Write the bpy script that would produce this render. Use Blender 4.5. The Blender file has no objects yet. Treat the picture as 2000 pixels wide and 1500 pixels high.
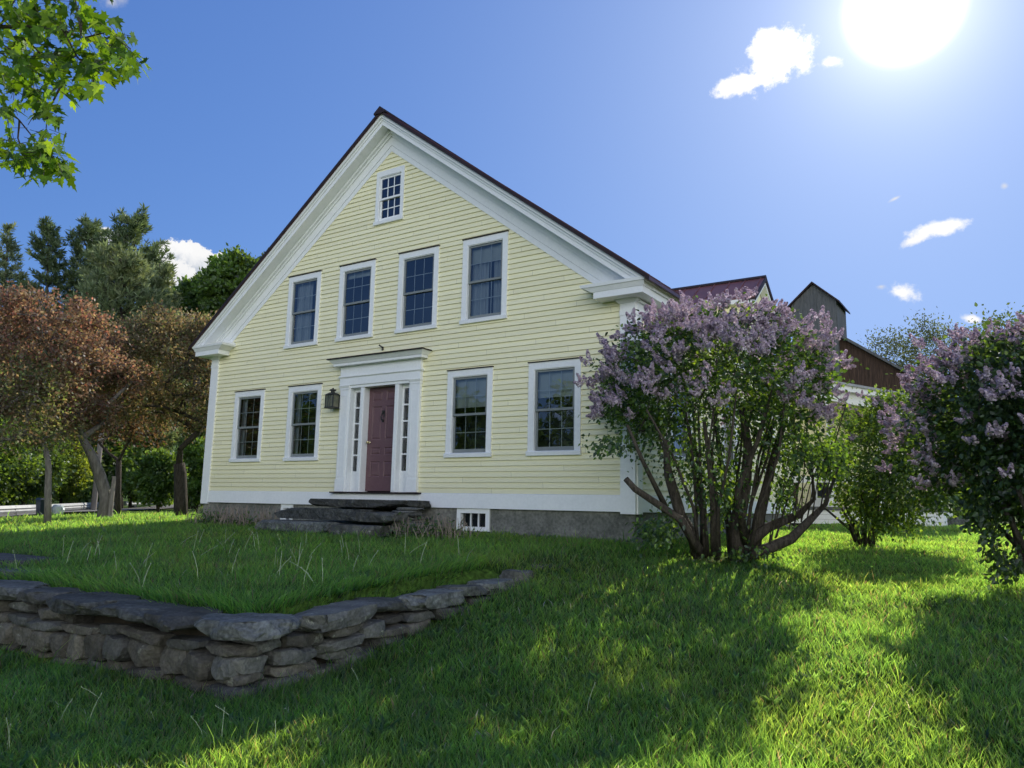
import bpy, math, random
import numpy as np
from mathutils import Vector, Matrix, noise as mnoise

random.seed(7)
RNG = np.random.default_rng(7)
scene = bpy.context.scene
COL = scene.collection

# ------------------------------------------------------------------ camera frame
F_PX = 1502.0
CAM = Vector((5.3515, -11.8293, 0.0632))
def cam_axes():
    yaw, pitch, roll = (math.radians(a) for a in (33.538, 8.996, 1.1824))
    cy, sy, cp, sp = math.cos(yaw), math.sin(yaw), math.cos(pitch), math.sin(pitch)
    fw = Vector((-sy*cp, cy*cp, sp)); r = Vector((cy, sy, 0)); u = r.cross(fw)
    cr, sr = math.cos(roll), math.sin(roll)
    return (r*cr + u*sr), (u*cr - r*sr), fw
CR, CU, CF = cam_axes()
def ray(px, py):
    return CR*((px-1000)/F_PX) + CU*((750-py)/F_PX) + CF
def at(px, py, t):
    """world point at depth t along a sight line (used for planning where far things stand)"""
    return CAM + ray(px, py)*t
SUN = ray(1765, 12).normalized()
SUN_EL = math.asin(SUN.z); SUN_AZ = math.atan2(SUN.x, SUN.y)

# ------------------------------------------------------------------ object helpers
class MB:
    def __init__(s): s.v = []; s.f = []
    def quad(s, a, b, c, d):
        n = len(s.v); s.v += [a, b, c, d]; s.f.append((n, n+1, n+2, n+3)); return s
    def poly(s, pts):
        n = len(s.v); s.v += list(pts); s.f.append(tuple(range(n, n+len(pts)))); return s
    def box(s, x0, x1, y0, y1, z0, z1):
        return s.frus(x0, x1, y0, y1, z0, x0, x1, y0, y1, z1)
    def frus(s, x0, x1, y0, y1, z0, X0, X1, Y0, Y1, z1):
        n = len(s.v)
        s.v += [(x0,y0,z0),(x1,y0,z0),(x1,y1,z0),(x0,y1,z0),(X0,Y0,z1),(X1,Y0,z1),(X1,Y1,z1),(X0,Y1,z1)]
        s.f += [tuple(n+i for i in q) for q in ((3,2,1,0),(4,5,6,7),(0,1,5,4),(1,2,6,5),(2,3,7,6),(3,0,4,7))]
        return s
    def prism(s, pts, y0, y1):
        """polygon in XZ extruded along Y"""
        n = len(s.v); k = len(pts)
        s.v += [(x, y0, z) for x, z in pts] + [(x, y1, z) for x, z in pts]
        s.f.append(tuple(range(n, n+k))); s.f.append(tuple(range(n+2*k-1, n+k-1, -1)))
        for i in range(k):
            j = (i+1) % k
            s.f.append((n+j, n+i, n+k+i, n+k+j))
        return s
    def tube(s, pts, radii, seg=6, cap=True):
        n0 = len(s.v); pts = [Vector(p) for p in pts]
        up = Vector((0.13, 0.21, 0.97))
        for i, p in enumerate(pts):
            d = (pts[min(i+1, len(pts)-1)] - pts[max(i-1, 0)])
            d = d.normalized() if d.length > 1e-9 else Vector((0,0,1))
            a = d.cross(up)
            if a.length < .05: a = d.cross(Vector((1,0,0)))
            a.normalize(); b = d.cross(a)
            for k in range(seg):
                t = 2*math.pi*k/seg
                s.v.append(tuple(p + (a*math.cos(t) + b*math.sin(t))*radii[i]))
        for i in range(len(pts)-1):
            for k in range(seg):
                a = n0+i*seg+k; b = n0+i*seg+(k+1) % seg
                s.f.append((a, b, b+seg, a+seg))
        if cap:
            s.f.append(tuple(n0+seg-1-k for k in range(seg)))
            e = n0+(len(pts)-1)*seg
            s.f.append(tuple(e+k for k in range(seg)))
        return s
    def lathe(s, cx, cy, prof, seg=12):
        n0 = len(s.v)
        for r, z in prof:
            for k in range(seg):
                t = 2*math.pi*k/seg; s.v.append((cx+r*math.cos(t), cy+r*math.sin(t), z))
        for i in range(len(prof)-1):
            for k in range(seg):
                a = n0+i*seg+k; b = n0+i*seg+(k+1) % seg
                s.f.append((a, b, b+seg, a+seg))
        s.f.append(tuple(n0+seg-1-k for k in range(seg)))
        e = n0+(len(prof)-1)*seg; s.f.append(tuple(e+k for k in range(seg)))
        return s
    def mapped(s, fn):
        s.v = [fn(p) for p in s.v]; return s

def wloc(o):
    v = Vector((0, 0, 0))
    while o is not None:
        v += o.location; o = o.parent
    return v

def props(o, label=None, cat=None, group=None, kind=None):
    if label: o['label'] = label
    if cat: o['category'] = cat
    if group: o['group'] = group
    if kind: o['kind'] = kind
    return o

def mesh_obj(name, me, mat, parent=None, loc=None):
    o = bpy.data.objects.new(name, me); COL.objects.link(o)
    if mat: me.materials.append(mat)
    if parent: o.parent = parent
    if loc is not None: o.location = loc
    return o

def build(name, mb, mat, parent=None, smooth=False, loc=None, bevel=0):
    """link an MB given in world coordinates as one mesh object"""
    base = wloc(parent) + (Vector(loc) if loc is not None else Vector((0, 0, 0)))
    me = bpy.data.meshes.new(name)
    me.from_pydata([(p[0]-base.x, p[1]-base.y, p[2]-base.z) for p in mb.v], [], mb.f)
    me.update()
    if smooth: me.polygons.foreach_set('use_smooth', [True]*len(me.polygons))
    o = mesh_obj(name, me, mat, parent, loc)
    if bevel:
        b = o.modifiers.new('bevel', 'BEVEL'); b.width = bevel; b.segments = 2; b.limit_method = 'ANGLE'
    return o

def empty(name, loc, label, cat, group=None):
    o = bpy.data.objects.new(name, None); COL.objects.link(o)
    o.location = loc; o.empty_display_size = .3
    return props(o, label, cat, group)

def np_mesh(name, V, faces, col=None, smooth=False):
    """V (n,3) array; faces: list of (m,k) index arrays; col: (n,3) point colours"""
    me = bpy.data.meshes.new(name)
    V = np.asarray(V, dtype=np.float32)
    me.vertices.add(len(V)); me.vertices.foreach_set('co', V.ravel())
    nl = sum(f.size for f in faces); npoly = sum(len(f) for f in faces)
    me.loops.add(nl); me.polygons.add(npoly)
    me.loops.foreach_set('vertex_index', np.concatenate([f.ravel() for f in faces]).astype(np.int32))
    tot = np.concatenate([np.full(len(f), f.shape[1]) for f in faces]).astype(np.int32)
    st = np.concatenate([[0], np.cumsum(tot)[:-1]]).astype(np.int32)
    me.polygons.foreach_set('loop_start', st)
    if smooth: me.polygons.foreach_set('use_smooth', np.ones(npoly, dtype=bool))
    me.update(calc_edges=True)
    if col is not None:
        a = me.color_attributes.new('Col', 'FLOAT_COLOR', 'POINT')
        c = np.ones((len(V), 4), dtype=np.float32); c[:, :3] = col
        a.data.foreach_set('color', c.ravel())
    return me

# ------------------------------------------------------------------ materials
def newmat(name):
    m = bpy.data.materials.new(name); m.use_nodes = True
    nt = m.node_tree; nt.nodes.clear()
    return m, nt, nt.nodes, nt.links

def N(nt, typ, **kw):
    n = nt.nodes.new(typ)
    for k, v in kw.items():
        if k.startswith('i_'): n.inputs[k[2:].replace('_', ' ')].default_value = v
        else: setattr(n, k, v)
    return n

def surf(name, c1, c2, scale=5, rough=.6, detail=6, bump=0, bump_scale=None, c3=None, stretch=None, spec=.3, metallic=0, fine=None):
    m, nt, nd, lk = newmat(name)
    out = N(nt, 'ShaderNodeOutputMaterial'); p = N(nt, 'ShaderNodeBsdfPrincipled')
    lk.new(p.outputs[0], out.inputs[0])
    p.inputs['Roughness'].default_value = rough; p.inputs['Specular IOR Level'].default_value = spec
    p.inputs['Metallic'].default_value = metallic
    tc = N(nt, 'ShaderNodeTexCoord'); mp = N(nt, 'ShaderNodeMapping')
    lk.new(tc.outputs['Object'], mp.inputs[0])
    if stretch: mp.inputs['Scale'].default_value = stretch
    nz = N(nt, 'ShaderNodeTexNoise'); nz.inputs['Scale'].default_value = scale; nz.inputs['Detail'].default_value = detail
    nz.inputs['Roughness'].default_value = .62
    lk.new(mp.outputs[0], nz.inputs['Vector'])
    r = N(nt, 'ShaderNodeValToRGB'); e = r.color_ramp.elements
    e[0].position = .3; e[0].color = (*c1, 1); e[1].position = .7; e[1].color = (*c2, 1)
    if c3: x = e.new(.9); x.color = (*c3, 1)
    lk.new(nz.outputs[0], r.inputs[0])
    colout = r.outputs[0]
    if fine:
        n3 = N(nt, 'ShaderNodeTexNoise'); n3.inputs['Scale'].default_value = fine[0]; n3.inputs['Detail'].default_value = 4
        lk.new(mp.outputs[0], n3.inputs['Vector'])
        mr = N(nt, 'ShaderNodeMapRange'); mr.inputs[1].default_value = .3; mr.inputs[2].default_value = .7
        mr.inputs[3].default_value = 1-fine[1]; mr.inputs[4].default_value = 1+fine[1]
        lk.new(n3.outputs[0], mr.inputs[0])
        mx = N(nt, 'ShaderNodeVectorMath', operation='MULTIPLY')
        lk.new(colout, mx.inputs[0]); lk.new(mr.outputs[0], mx.inputs[1]); colout = mx.outputs[0]
    lk.new(colout, p.inputs['Base Color'])
    if bump:
        n2 = N(nt, 'ShaderNodeTexNoise'); n2.inputs['Scale'].default_value = bump_scale or scale*4
        n2.inputs['Detail'].default_value = 8
        lk.new(mp.outputs[0], n2.inputs['Vector'])
        b = N(nt, 'ShaderNodeBump'); b.inputs['Strength'].default_value = bump; b.inputs['Distance'].default_value = .02
        lk.new(n2.outputs[0], b.inputs['Height']); lk.new(b.outputs[0], p.inputs['Normal'])
    return m

def leafmat(name, transl=.5, gloss=.06, tint=(1.15, 1.1, .55), dif=(1, 1, 1)):
    """leaf: diffuse + translucent with per-leaf colours"""
    m, nt, nd, lk = newmat(name)
    out = N(nt, 'ShaderNodeOutputMaterial')
    at_ = N(nt, 'ShaderNodeAttribute', attribute_name='Col')
    d = N(nt, 'ShaderNodeBsdfDiffuse'); t = N(nt, 'ShaderNodeBsdfTranslucent'); g = N(nt, 'ShaderNodeBsdfGlossy')
    g.inputs['Roughness'].default_value = .5
    g.inputs['Color'].default_value = (.9, .95, 1, 1)
    mul = N(nt, 'ShaderNodeVectorMath', operation='MULTIPLY'); mul.inputs[1].default_value = tint
    mud = N(nt, 'ShaderNodeVectorMath', operation='MULTIPLY'); mud.inputs[1].default_value = dif
    lk.new(at_.outputs['Color'], mud.inputs[0]); lk.new(mud.outputs[0], d.inputs[0]); lk.new(at_.outputs['Color'], mul.inputs[0]); lk.new(mul.outputs[0], t.inputs[0])
    m1 = N(nt, 'ShaderNodeMixShader'); m1.inputs[0].default_value = transl
    lk.new(d.outputs[0], m1.inputs[1]); lk.new(t.outputs[0], m1.inputs[2])
    m2 = N(nt, 'ShaderNodeMixShader'); m2.inputs[0].default_value = gloss
    lk.new(m1.outputs[0], m2.inputs[1]); lk.new(g.outputs[0], m2.inputs[2]); lk.new(m2.outputs[0], out.inputs[0])
    return m

M = {}
M['siding'] = surf('yellow_clapboard_paint', (.90,.85,.56), (.93,.885,.61), 1.3, .55, stretch=(.5,.5,5), fine=(14,.035))
def board_variation(m, h=.1016, ox=.28):
    nt = m.node_tree; p = next(n for n in nt.nodes if n.type == 'BSDF_PRINCIPLED'); lk = nt.links
    src = p.inputs['Base Color'].links[0].from_socket
    g = N(nt, 'ShaderNodeNewGeometry'); sp = N(nt, 'ShaderNodeSeparateXYZ'); lk.new(g.outputs['Position'], sp.inputs[0])
    def mth(op, a, b=None):
        n_ = N(nt, 'ShaderNodeMath', operation=op)
        for i, x in enumerate((a, b)):
            if x is None: continue
            if isinstance(x, (int, float)): n_.inputs[i].default_value = x
            else: lk.new(x, n_.inputs[i])
        return n_.outputs[0]
    row = mth('FLOOR', mth('DIVIDE', mth('SUBTRACT', sp.outputs[2], ox-.002), h))
    xo = mth('ADD', mth('DIVIDE', mth('ADD', sp.outputs[0], sp.outputs[1]), 2.9), mth('MULTIPLY', row, .618))
    colm = mth('FLOOR', xo); fr = mth('FRACT', xo)
    cv = N(nt, 'ShaderNodeCombineXYZ'); lk.new(row, cv.inputs[0]); lk.new(colm, cv.inputs[1])
    wn = N(nt, 'ShaderNodeTexWhiteNoise', noise_dimensions='2D'); lk.new(cv.outputs[0], wn.inputs['Vector'])
    v = mth('ADD', mth('MULTIPLY', wn.outputs['Value'], .075), .955)
    joint = mth('SUBTRACT', 1.0, mth('MULTIPLY', mth('LESS_THAN', fr, .0016), .55))
    # faint soiling of the lowest boards
    mr = N(nt, 'ShaderNodeMapRange'); lk.new(sp.outputs[2], mr.inputs[0]); mr.inputs[1].default_value = .2; mr.inputs[2].default_value = 1.1; mr.inputs[3].default_value = .9; mr.inputs[4].default_value = 1
    mul = mth('MULTIPLY', mth('MULTIPLY', v, joint), mr.outputs[0])
    vm_ = N(nt, 'ShaderNodeVectorMath', operation='SCALE'); lk.new(src, vm_.inputs[0]); lk.new(mul, vm_.inputs['Scale'])
    lk.new(vm_.outputs[0], p.inputs['Base Color'])
board_variation(M['siding'])
def object_variation(m, lo, hi):
    nt = m.node_tree; p = next(n for n in nt.nodes if n.type == 'BSDF_PRINCIPLED'); lk = nt.links
    src = p.inputs['Base Color'].links[0].from_socket
    # pale lichen crusts and greenish moss
    tcn = N(nt, 'ShaderNodeTexCoord')
    for sc_, lo_, hi_, cc_ in ((9, .60, .66, (.30,.31,.26)), (5, .62, .72, (.05,.065,.025))):
        nl = N(nt, 'ShaderNodeTexNoise'); nl.inputs['Scale'].default_value = sc_; nl.inputs['Detail'].default_value = 7; nl.inputs['Roughness'].default_value = .7
        nl.noise_dimensions = '4D'; oi0 = N(nt, 'ShaderNodeObjectInfo'); mw = N(nt, 'ShaderNodeMath', operation='MULTIPLY'); mw.inputs[1].default_value = 37.0
        lk.new(oi0.outputs['Random'], mw.inputs[0]); lk.new(mw.outputs[0], nl.inputs['W']); lk.new(tcn.outputs['Object'], nl.inputs['Vector'])
        mr0 = N(nt, 'ShaderNodeMapRange'); mr0.inputs[1].default_value = lo_; mr0.inputs[2].default_value = hi_; lk.new(nl.outputs[0], mr0.inputs[0])
        mxx = N(nt, 'ShaderNodeMix', data_type='RGBA'); lk.new(mr0.outputs[0], mxx.inputs[0]); lk.new(src, mxx.inputs[6]); mxx.inputs[7].default_value = (*cc_, 1)
        src = mxx.outputs[2]
    oi = N(nt, 'ShaderNodeObjectInfo'); mr = N(nt, 'ShaderNodeMapRange'); lk.new(oi.outputs['Random'], mr.inputs[0])
    mr.inputs[3].default_value = lo; mr.inputs[4].default_value = hi
    vm_ = N(nt, 'ShaderNodeVectorMath', operation='SCALE'); lk.new(src, vm_.inputs[0]); lk.new(mr.outputs[0], vm_.inputs['Scale'])
    lk.new(vm_.outputs[0], p.inputs['Base Color'])
M['white'] = surf('white_trim_paint', (.84,.86,.86), (.89,.90,.89), 2.0, .45, fine=(20,.03))
M['found'] = surf('grey_parged_concrete', (.095,.10,.085), (.27,.265,.24), 1.3, .9, bump=.8, bump_scale=7, c3=(.36,.35,.32), fine=(22,.3))
M['roof'] = surf('dark_red_metal', (.055,.016,.018), (.085,.026,.028), 1.5, .42, spec=.5)
M['wingroof'] = surf('lifted_red_metal', (.135,.05,.046), (.175,.066,.06), 1.5, .45, spec=.5)  # colour lifted above the main roof's to offset the shade on this slope
M['roof_edge'] = surf('dark_brown_flashing', (.02,.012,.014), (.035,.02,.022), 6, .6)
M['door'] = surf('plum_door_paint', (.14,.076,.086), (.165,.092,.102), 3, .42, fine=(25,.06))
M['sash'] = surf('grey_sash', (.20,.225,.225), (.25,.27,.265), 5, .5)
M['muntin'] = surf('pale_grille_bar', (.42,.46,.46), (.48,.52,.52), 5, .5)
M['curtain'] = surf('sheer_curtain', (.26,.29,.30), (.42,.45,.46), 3, .9, stretch=(9,9,.3))
M['shade'] = surf('roller_blind', (.34,.37,.34), (.42,.45,.41), 2, .9)
M['dark'] = surf('unlit_dark', (.018,.022,.03), (.035,.04,.05), 1.2, .9)  # near-black colour standing in for the shade behind openings
M['brass'] = surf('brass', (.75,.62,.35), (.85,.72,.45), 10, .22, metallic=1)
M['iron'] = surf('black_iron', (.02,.022,.022), (.05,.05,.045), 12, .5)
M['lampglass'] = surf('amber_lantern_glass', (.10,.11,.08), (.20,.19,.12), 9, .1)
M['stone'] = surf('grey_fieldstone', (.055,.06,.058), (.18,.18,.165), 4, .95, bump=1, bump_scale=16, c3=(.27,.27,.25), fine=(40,.3))
M['stone2'] = surf('brown_fieldstone', (.065,.06,.05), (.17,.16,.135), 4, .95, bump=.9, bump_scale=16, c3=(.30,.28,.23), fine=(40,.3))
M['slab'] = surf('dark_slab_stone', (.06,.066,.064), (.18,.19,.18), 3.5, .95, bump=1, bump_scale=15, c3=(.27,.28,.25), fine=(28,.4))
for k_ in ('stone', 'stone2', 'slab'): object_variation(M[k_], .4, 1.05)
M['earth'] = surf('dark_earth', (.03,.025,.018), (.06,.05,.035), 6, 1)
M['bark'] = surf('grey_brown_bark', (.03,.025,.021), (.12,.10,.082), 9, .95, bump=1, bump_scale=22, stretch=(3,3,.6), fine=(40,.3))
M['barkpale'] = surf('pale_bark', (.10,.09,.08), (.26,.24,.21), 6, .95, bump=1, bump_scale=20, stretch=(3,3,.6))
M['barnwood'] = surf('weathered_brown_boards', (.03,.02,.015), (.10,.062,.045), 2.2, .9, stretch=(9,9,.5), c3=(.14,.10,.075), fine=(9,.3))
M['greywood'] = surf('weathered_grey_boards', (.07,.075,.08), (.16,.165,.17), 2.5, .9, stretch=(9,9,.5), fine=(9,.25))
M['road'] = surf('pale_worn_road', (.15,.145,.14), (.22,.215,.205), 1.2, .95, fine=(12,.12))
M['galv'] = surf('galvanised_steel', (.28,.29,.30), (.38,.40,.41), 4, .5, metallic=.4)
M['pole'] = surf('grey_pole_wood', (.16,.14,.12), (.30,.27,.24), 6, .9, stretch=(4,4,.4))
M['plastic'] = surf('dark_plastic', (.02,.03,.045), (.03,.045,.06), 5, .5)
M['bag'] = surf('pale_plastic_bag', (.5,.58,.6), (.7,.76,.78), 6, .4, bump=.6, bump_scale=12)
M['leaf'] = leafmat('leaf_green', .52, .035, (2.0, 1.7, .6))
M['leafshiny'] = leafmat('leaf_lilac', .55, .045, (2.3, 2.0, .7), (.75, .8, 1.0))
M['leafmaple'] = leafmat('leaf_maple', .55, .02, (1.45, 1.25, .35))
M['leafred'] = leafmat('leaf_crabapple', .52, .03, (1.75, 1.45, 1.0))
M['needle'] = leafmat('pine_needles', .4, .03, (1.6, 1.5, .9))
M['grassm'] = leafmat('grass_blades', .72, .03, (3.3, 2.65, 1.75), (.06, .10, .62))  # diffuse dimmed and blued as shade colour, translucent tint brightened as sunlight
M['petal'] = leafmat('lilac_petals', .42, .02, (1.1, 1.0, 1.05))
M['stalk'] = leafmat('pale_stalks', .35, .05, (1.0, 1.0, .8))

# glass: transparent + mirror reflection by angle
def glassmat():
    m, nt, nd, lk = newmat('window_glass')
    out = N(nt, 'ShaderNodeOutputMaterial'); t = N(nt, 'ShaderNodeBsdfTransparent'); g = N(nt, 'ShaderNodeBsdfGlossy')
    t.inputs[0].default_value = (.80, .86, .90, 1); g.inputs['Roughness'].default_value = .015
    fr = N(nt, 'ShaderNodeFresnel'); fr.inputs[0].default_value = 1.5
    ml = N(nt, 'ShaderNodeMath', operation='MULTIPLY_ADD'); ml.inputs[1].default_value = 1.5; ml.inputs[2].default_value = .06
    lk.new(fr.outputs[0], ml.inputs[0])
    tc = N(nt, 'ShaderNodeTexCoord'); nz = N(nt, 'ShaderNodeTexNoise'); nz.inputs['Scale'].default_value = 3.5
    b = N(nt, 'ShaderNodeBump'); b.inputs['Strength'].default_value = .06; b.inputs['Distance'].default_value = .02
    lk.new(tc.outputs['Object'], nz.inputs['Vector']); lk.new(nz.outputs[0], b.inputs['Height']); lk.new(b.outputs[0], g.inputs['Normal'])
    mx = N(nt, 'ShaderNodeMixShader'); lk.new(ml.outputs[0], mx.inputs[0])
    lk.new(t.outputs[0], mx.inputs[1]); lk.new(g.outputs[0], mx.inputs[2]); lk.new(mx.outputs[0], out.inputs[0])
    return m
M['glass'] = glassmat()

# ------------------------------------------------------------------ terrain
def sst(a, b, x):
    t = np.clip((x-a)/(b-a), 0, 1); return t*t*(3-2*t)
PY = [-60, -14, -9, -8, -6.9, -6.4, -5.6, -4.8, -3.6, -2, 0, 5, 10, 15, 60]
PZ = [-1.6, -1.55, -1.52, -1.48, -1.44, -1.36, -1.22, -1.07, -.87, -.68, -.57, -.43, -.36, -.33, -.33]
def ground(x, y):
    x = np.asarray(x, float); y = np.asarray(y, float)
    low = np.interp(y, PY, PZ) - .085*np.clip(x-.2, 0, 3)*sst(-6, -2, y)*(1-sst(1, 13, y))
    low = low - .06*sst(0, -4, x)*sst(-7, -8, y)
    up = -.5 + .05*np.minimum(y, 0) - .12*sst(-13, -21, x) + 0*y
    up = np.where(y > 0, -.5-.12*sst(-13, -21, x), up)
    up = up - .09*sst(-6, -14, x)*sst(-2, -7, y)*0
    wide = .06 + .8*sst(-4.6, -3.0, y)
    m = (1-sst(-.34-.25*sst(-4.3, -3, y), -.33+wide, x)) * sst(-7.44, -7.34, y)
    up = up - .05*(1-sst(-7.4, -6.2, y))
    z = low*(1-m) + up*m
    bump = .018*np.sin(1.9*x+.7*y)*np.sin(1.3*y-.8*x+1) + .012*np.sin(4.1*x+2)*np.sin(3.7*y+.5)
    r = np.hypot(x-5, y+12)
    far = sst(60, 200, r)
    hill = 16*far*(.75+.25*np.sin(np.arctan2(y, x)*5+1))
    return z + bump*(1-sst(30, 60, r)) + hill

def graded(lo, hi, f0, f1, fine, growth=1.13):
    a = list(np.arange(f0, f1+1e-6, fine)); s = fine
    while a[-1] < hi: s *= growth; a.append(a[-1]+s)
    s = fine
    while a[0] > lo: s *= growth; a.insert(0, a[0]-s)
    return np.array(a)
gx = graded(-420, 420, -6, 7, .11); gy = graded(-420, 420, -10.5, 3, .11)
GX, GY = np.meshgrid(gx, gy); GZ = ground(GX, GY)
nx, ny = len(gx), len(gy)
idx = np.arange(nx*ny).reshape(ny, nx)
gf = np.stack([idx[:-1, :-1], idx[:-1, 1:], idx[1:, 1:], idx[1:, :-1]], -1).reshape(-1, 4)

def groundmat():
    m, nt, nd, lk = newmat('lawn_soil_and_turf')
    out = N(nt, 'ShaderNodeOutputMaterial'); p = N(nt, 'ShaderNodeBsdfPrincipled'); lk.new(p.outputs[0], out.inputs[0])
    p.inputs['Roughness'].default_value = .95; p.inputs['Specular IOR Level'].default_value = .1
    tc = N(nt, 'ShaderNodeTexCoord')
    a = N(nt, 'ShaderNodeTexNoise'); a.inputs['Scale'].default_value = .35; a.inputs['Detail'].default_value = 8
    b = N(nt, 'ShaderNodeTexNoise'); b.inputs['Scale'].default_value = 18; b.inputs['Detail'].default_value = 6
    lk.new(tc.outputs['Object'], a.inputs['Vector']); lk.new(tc.outputs['Object'], b.inputs['Vector'])
    ra = N(nt, 'ShaderNodeValToRGB'); ra.color_ramp.elements[0].color = (.06,.12,.02,1); ra.color_ramp.elements[1].color = (.12,.19,.03,1)
    ra.color_ramp.elements[0].position = .35; ra.color_ramp.elements[1].position = .65
    rb = N(nt, 'ShaderNodeValToRGB'); rb.color_ramp.elements[0].color = (.4,.4,.4,1); rb.color_ramp.elements[1].color = (1.25,1.25,1.2,1)
    rb.color_ramp.elements[0].position = .35; rb.color_ramp.elements[1].position = .7
    lk.new(a.outputs[0], ra.inputs[0]); lk.new(b.outputs[0], rb.inputs[0])
    mu = N(nt, 'ShaderNodeVectorMath', operation='MULTIPLY'); lk.new(ra.outputs[0], mu.inputs[0]); lk.new(rb.outputs[0], mu.inputs[1])
    lk.new(mu.outputs[0], p.inputs['Base Color'])
    bp = N(nt, 'ShaderNodeBump'); bp.inputs['Strength'].default_value = .8; bp.inputs['Distance'].default_value = .05
    lk.new(b.outputs[0], bp.inputs['Height']); lk.new(bp.outputs[0], p.inputs['Normal'])
    return m
gme = np_mesh('ground', np.stack([GX.ravel(), GY.ravel(), GZ.ravel()], 1), [gf], smooth=True)
props(mesh_obj('ground', gme, groundmat()), kind='structure')
def gz(x, y): return float(ground(x, y))

# road beyond the lawn on the left
def strip(name, near, far, mat, lift):
    mb = MB(); n = len(near)
    for i in range(n-1):
        for k in range(6):
            def P(j, a):
                p = Vector(near[j]).lerp(Vector(far[j]), a); return (p.x, p.y, gz(p.x, p.y)+lift)
            a, b = k/6, (k+1)/6
            mb.quad(P(i, a), P(i+1, a), P(i+1, b), P(i, b))
    return props(build(name, mb, mat), kind='structure')
nearE = [(-11,-12),(-15.0,-6.6),(-17.2,-3.6),(-20.5,-.8),(-27.0,4.6),(-35,12.5),(-48,25),(-70,46)]
farE = [(-20,-14),(-21.8,-6.6),(-23.5,-3.0),(-26.2,.8),(-32.5,6.6),(-41,15.5),(-54.5,28.5),(-77,50)]
strip('road', nearE, farE, M['road'], .06)

# ------------------------------------------------------------------ foliage helpers
def unit(a): return a/np.maximum(np.linalg.norm(a, axis=1, keepdims=True), 1e-9)
def heart_leaves(P, size, rng, out=None, droop=.35, aspect=.62, fold=.25):
    """two-quad folded leaves. P (n,3); returns verts, faces"""
    n = len(P)
    d = rng.normal(size=(n, 3))
    if out is not None: d = d*.8 + out*.9
    d[:, 2] -= droop
    d = unit(d); nn = rng.normal(size=(n, 3)); nn[:, 2] += .6
    s = unit(np.cross(d, nn)); up = np.cross(s, d)
    L = (size*(.65+.7*rng.random(n)))[:, None]; W = L*aspect*.5
    base = P; tip = P + d*L
    l1 = P + d*L*.28 - s*W + up*L*fold*.5; l2 = P + d*L*.68 - s*W*.72 + up*L*fold*.35
    r1 = P + d*L*.28 + s*W + up*L*fold*.5; r2 = P + d*L*.68 + s*W*.72 + up*L*fold*.35
    V = np.stack([base, l1, l2, tip, r2, r1], 1).reshape(-1, 3)
    k = np.arange(n)*6
    F = np.concatenate([np.stack([k, k+1, k+2, k+3], 1), np.stack([k, k+3, k+4, k+5], 1)])
    return V, F
def rhomb_leaves(P, size, rng, out=None, droop=.2, aspect=.55):
    n = len(P)
    d = rng.normal(size=(n, 3))
    if out is not None: d = d*.8 + out*.8
    d[:, 2] -= droop; d = unit(d)
    s = unit(np.cross(d, rng.normal(size=(n, 3))))
    L = (size*(.6+.8*rng.random(n)))[:, None]; W = L*aspect*.5
    V = np.stack([P, P+d*L*.45-s*W, P+d*L, P+d*L*.45+s*W], 1).reshape(-1, 3)
    k = np.arange(n)*4
    return V, np.stack([k, k+1, k+2, k+3], 1)
def leafcol(n, pal, rng, per, jitter=.18):
    pal = np.array(pal); c = pal[rng.integers(0, len(pal), n)]
    c = c*(1+jitter*rng.normal(size=(n, 1)))
    return np.clip(np.repeat(c, per, 0), .002, .9)

def skeleton(base_pts, base_r, attractors, rng, tip_r=.006, exp=.42, wob=.12, trunk_pow=None):
    """connect clump centres to a trunk; returns MB of tapered limbs"""
    nodes = [Vector(p) for p in base_pts]; par = [-1]+list(range(len(nodes)-1)); fixed = len(nodes)
    A = sorted(attractors, key=lambda a: (Vector(a)-nodes[-1]).length)
    for a in A:
        a = Vector(a)
        best, bd = 0, 1e9
        for i, q in enumerate(nodes):
            dz = a.z-q.z
            dd = (a-q).length*(1.0 if dz > -.1 else 1.6)
            if i < fixed-1: dd *= 1.25
            if dd < bd: bd, best = dd, i
        q = nodes[best]; L = (a-q).length; k = max(1, int(L/.45)); prev = best
        for j in range(1, k+1):
            f = j/k; p = q.lerp(a, f)
            if j < k:
                w = wob*L*math.sin(math.pi*f)
                p = p + Vector((rng.normal()*.5, rng.normal()*.5, .35+rng.normal()*.3))*w
            nodes.append(p); par.append(prev); prev = len(nodes)-1
    cnt = [0]*len(nodes); ch = [0]*len(nodes)
    for i in range(1, len(nodes)): ch[par[i]] += 1
    for i in range(len(nodes)-1, -1, -1):
        if ch[i] == 0: cnt[i] = 1
        if par[i] >= 0: cnt[par[i]] += cnt[i]
    rr = [tip_r*(c**exp) for c in cnt]
    for i in range(fixed): rr[i] = max(rr[i], base_r[i]) if base_r else rr[i]
    for i in range(fixed, len(nodes)):
        if par[i] < fixed: rr[i] = min(rr[i], rr[par[i]]*.8)
    mb = MB()
    if fixed > 1: mb.tube(nodes[:fixed], rr[:fixed], 9)
    for i in range(fixed, len(nodes)):
        a, b = nodes[par[i]], nodes[i]
        ra = min(rr[par[i]], rr[i]*1.35)
        mb.tube([a, b], [ra, rr[i]], 6 if rr[i] > .02 else 4, cap=False)
    return mb

def clumps(center, rad, n, rng, inner=.35, keep=None, zmin=-1.0, power=.4):
    out = []
    c = np.array(center); r = np.array(rad)
    while len(out) < n:
        v = rng.normal(size=3); v /= np.linalg.norm(v)
        if v[2] < zmin: continue
        f = inner+(1-inner)*rng.random()**power
        p = c+v*r*f
        if keep is None or keep(p): out.append(p)
    return np.array(out)

def leaves_around(C, per, spread, rng, flat=1.0):
    n = len(C)*per
    P = np.repeat(C, per, 0) + rng.normal(size=(n, 3))*spread*np.array([1, 1, flat])
    return P

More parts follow.
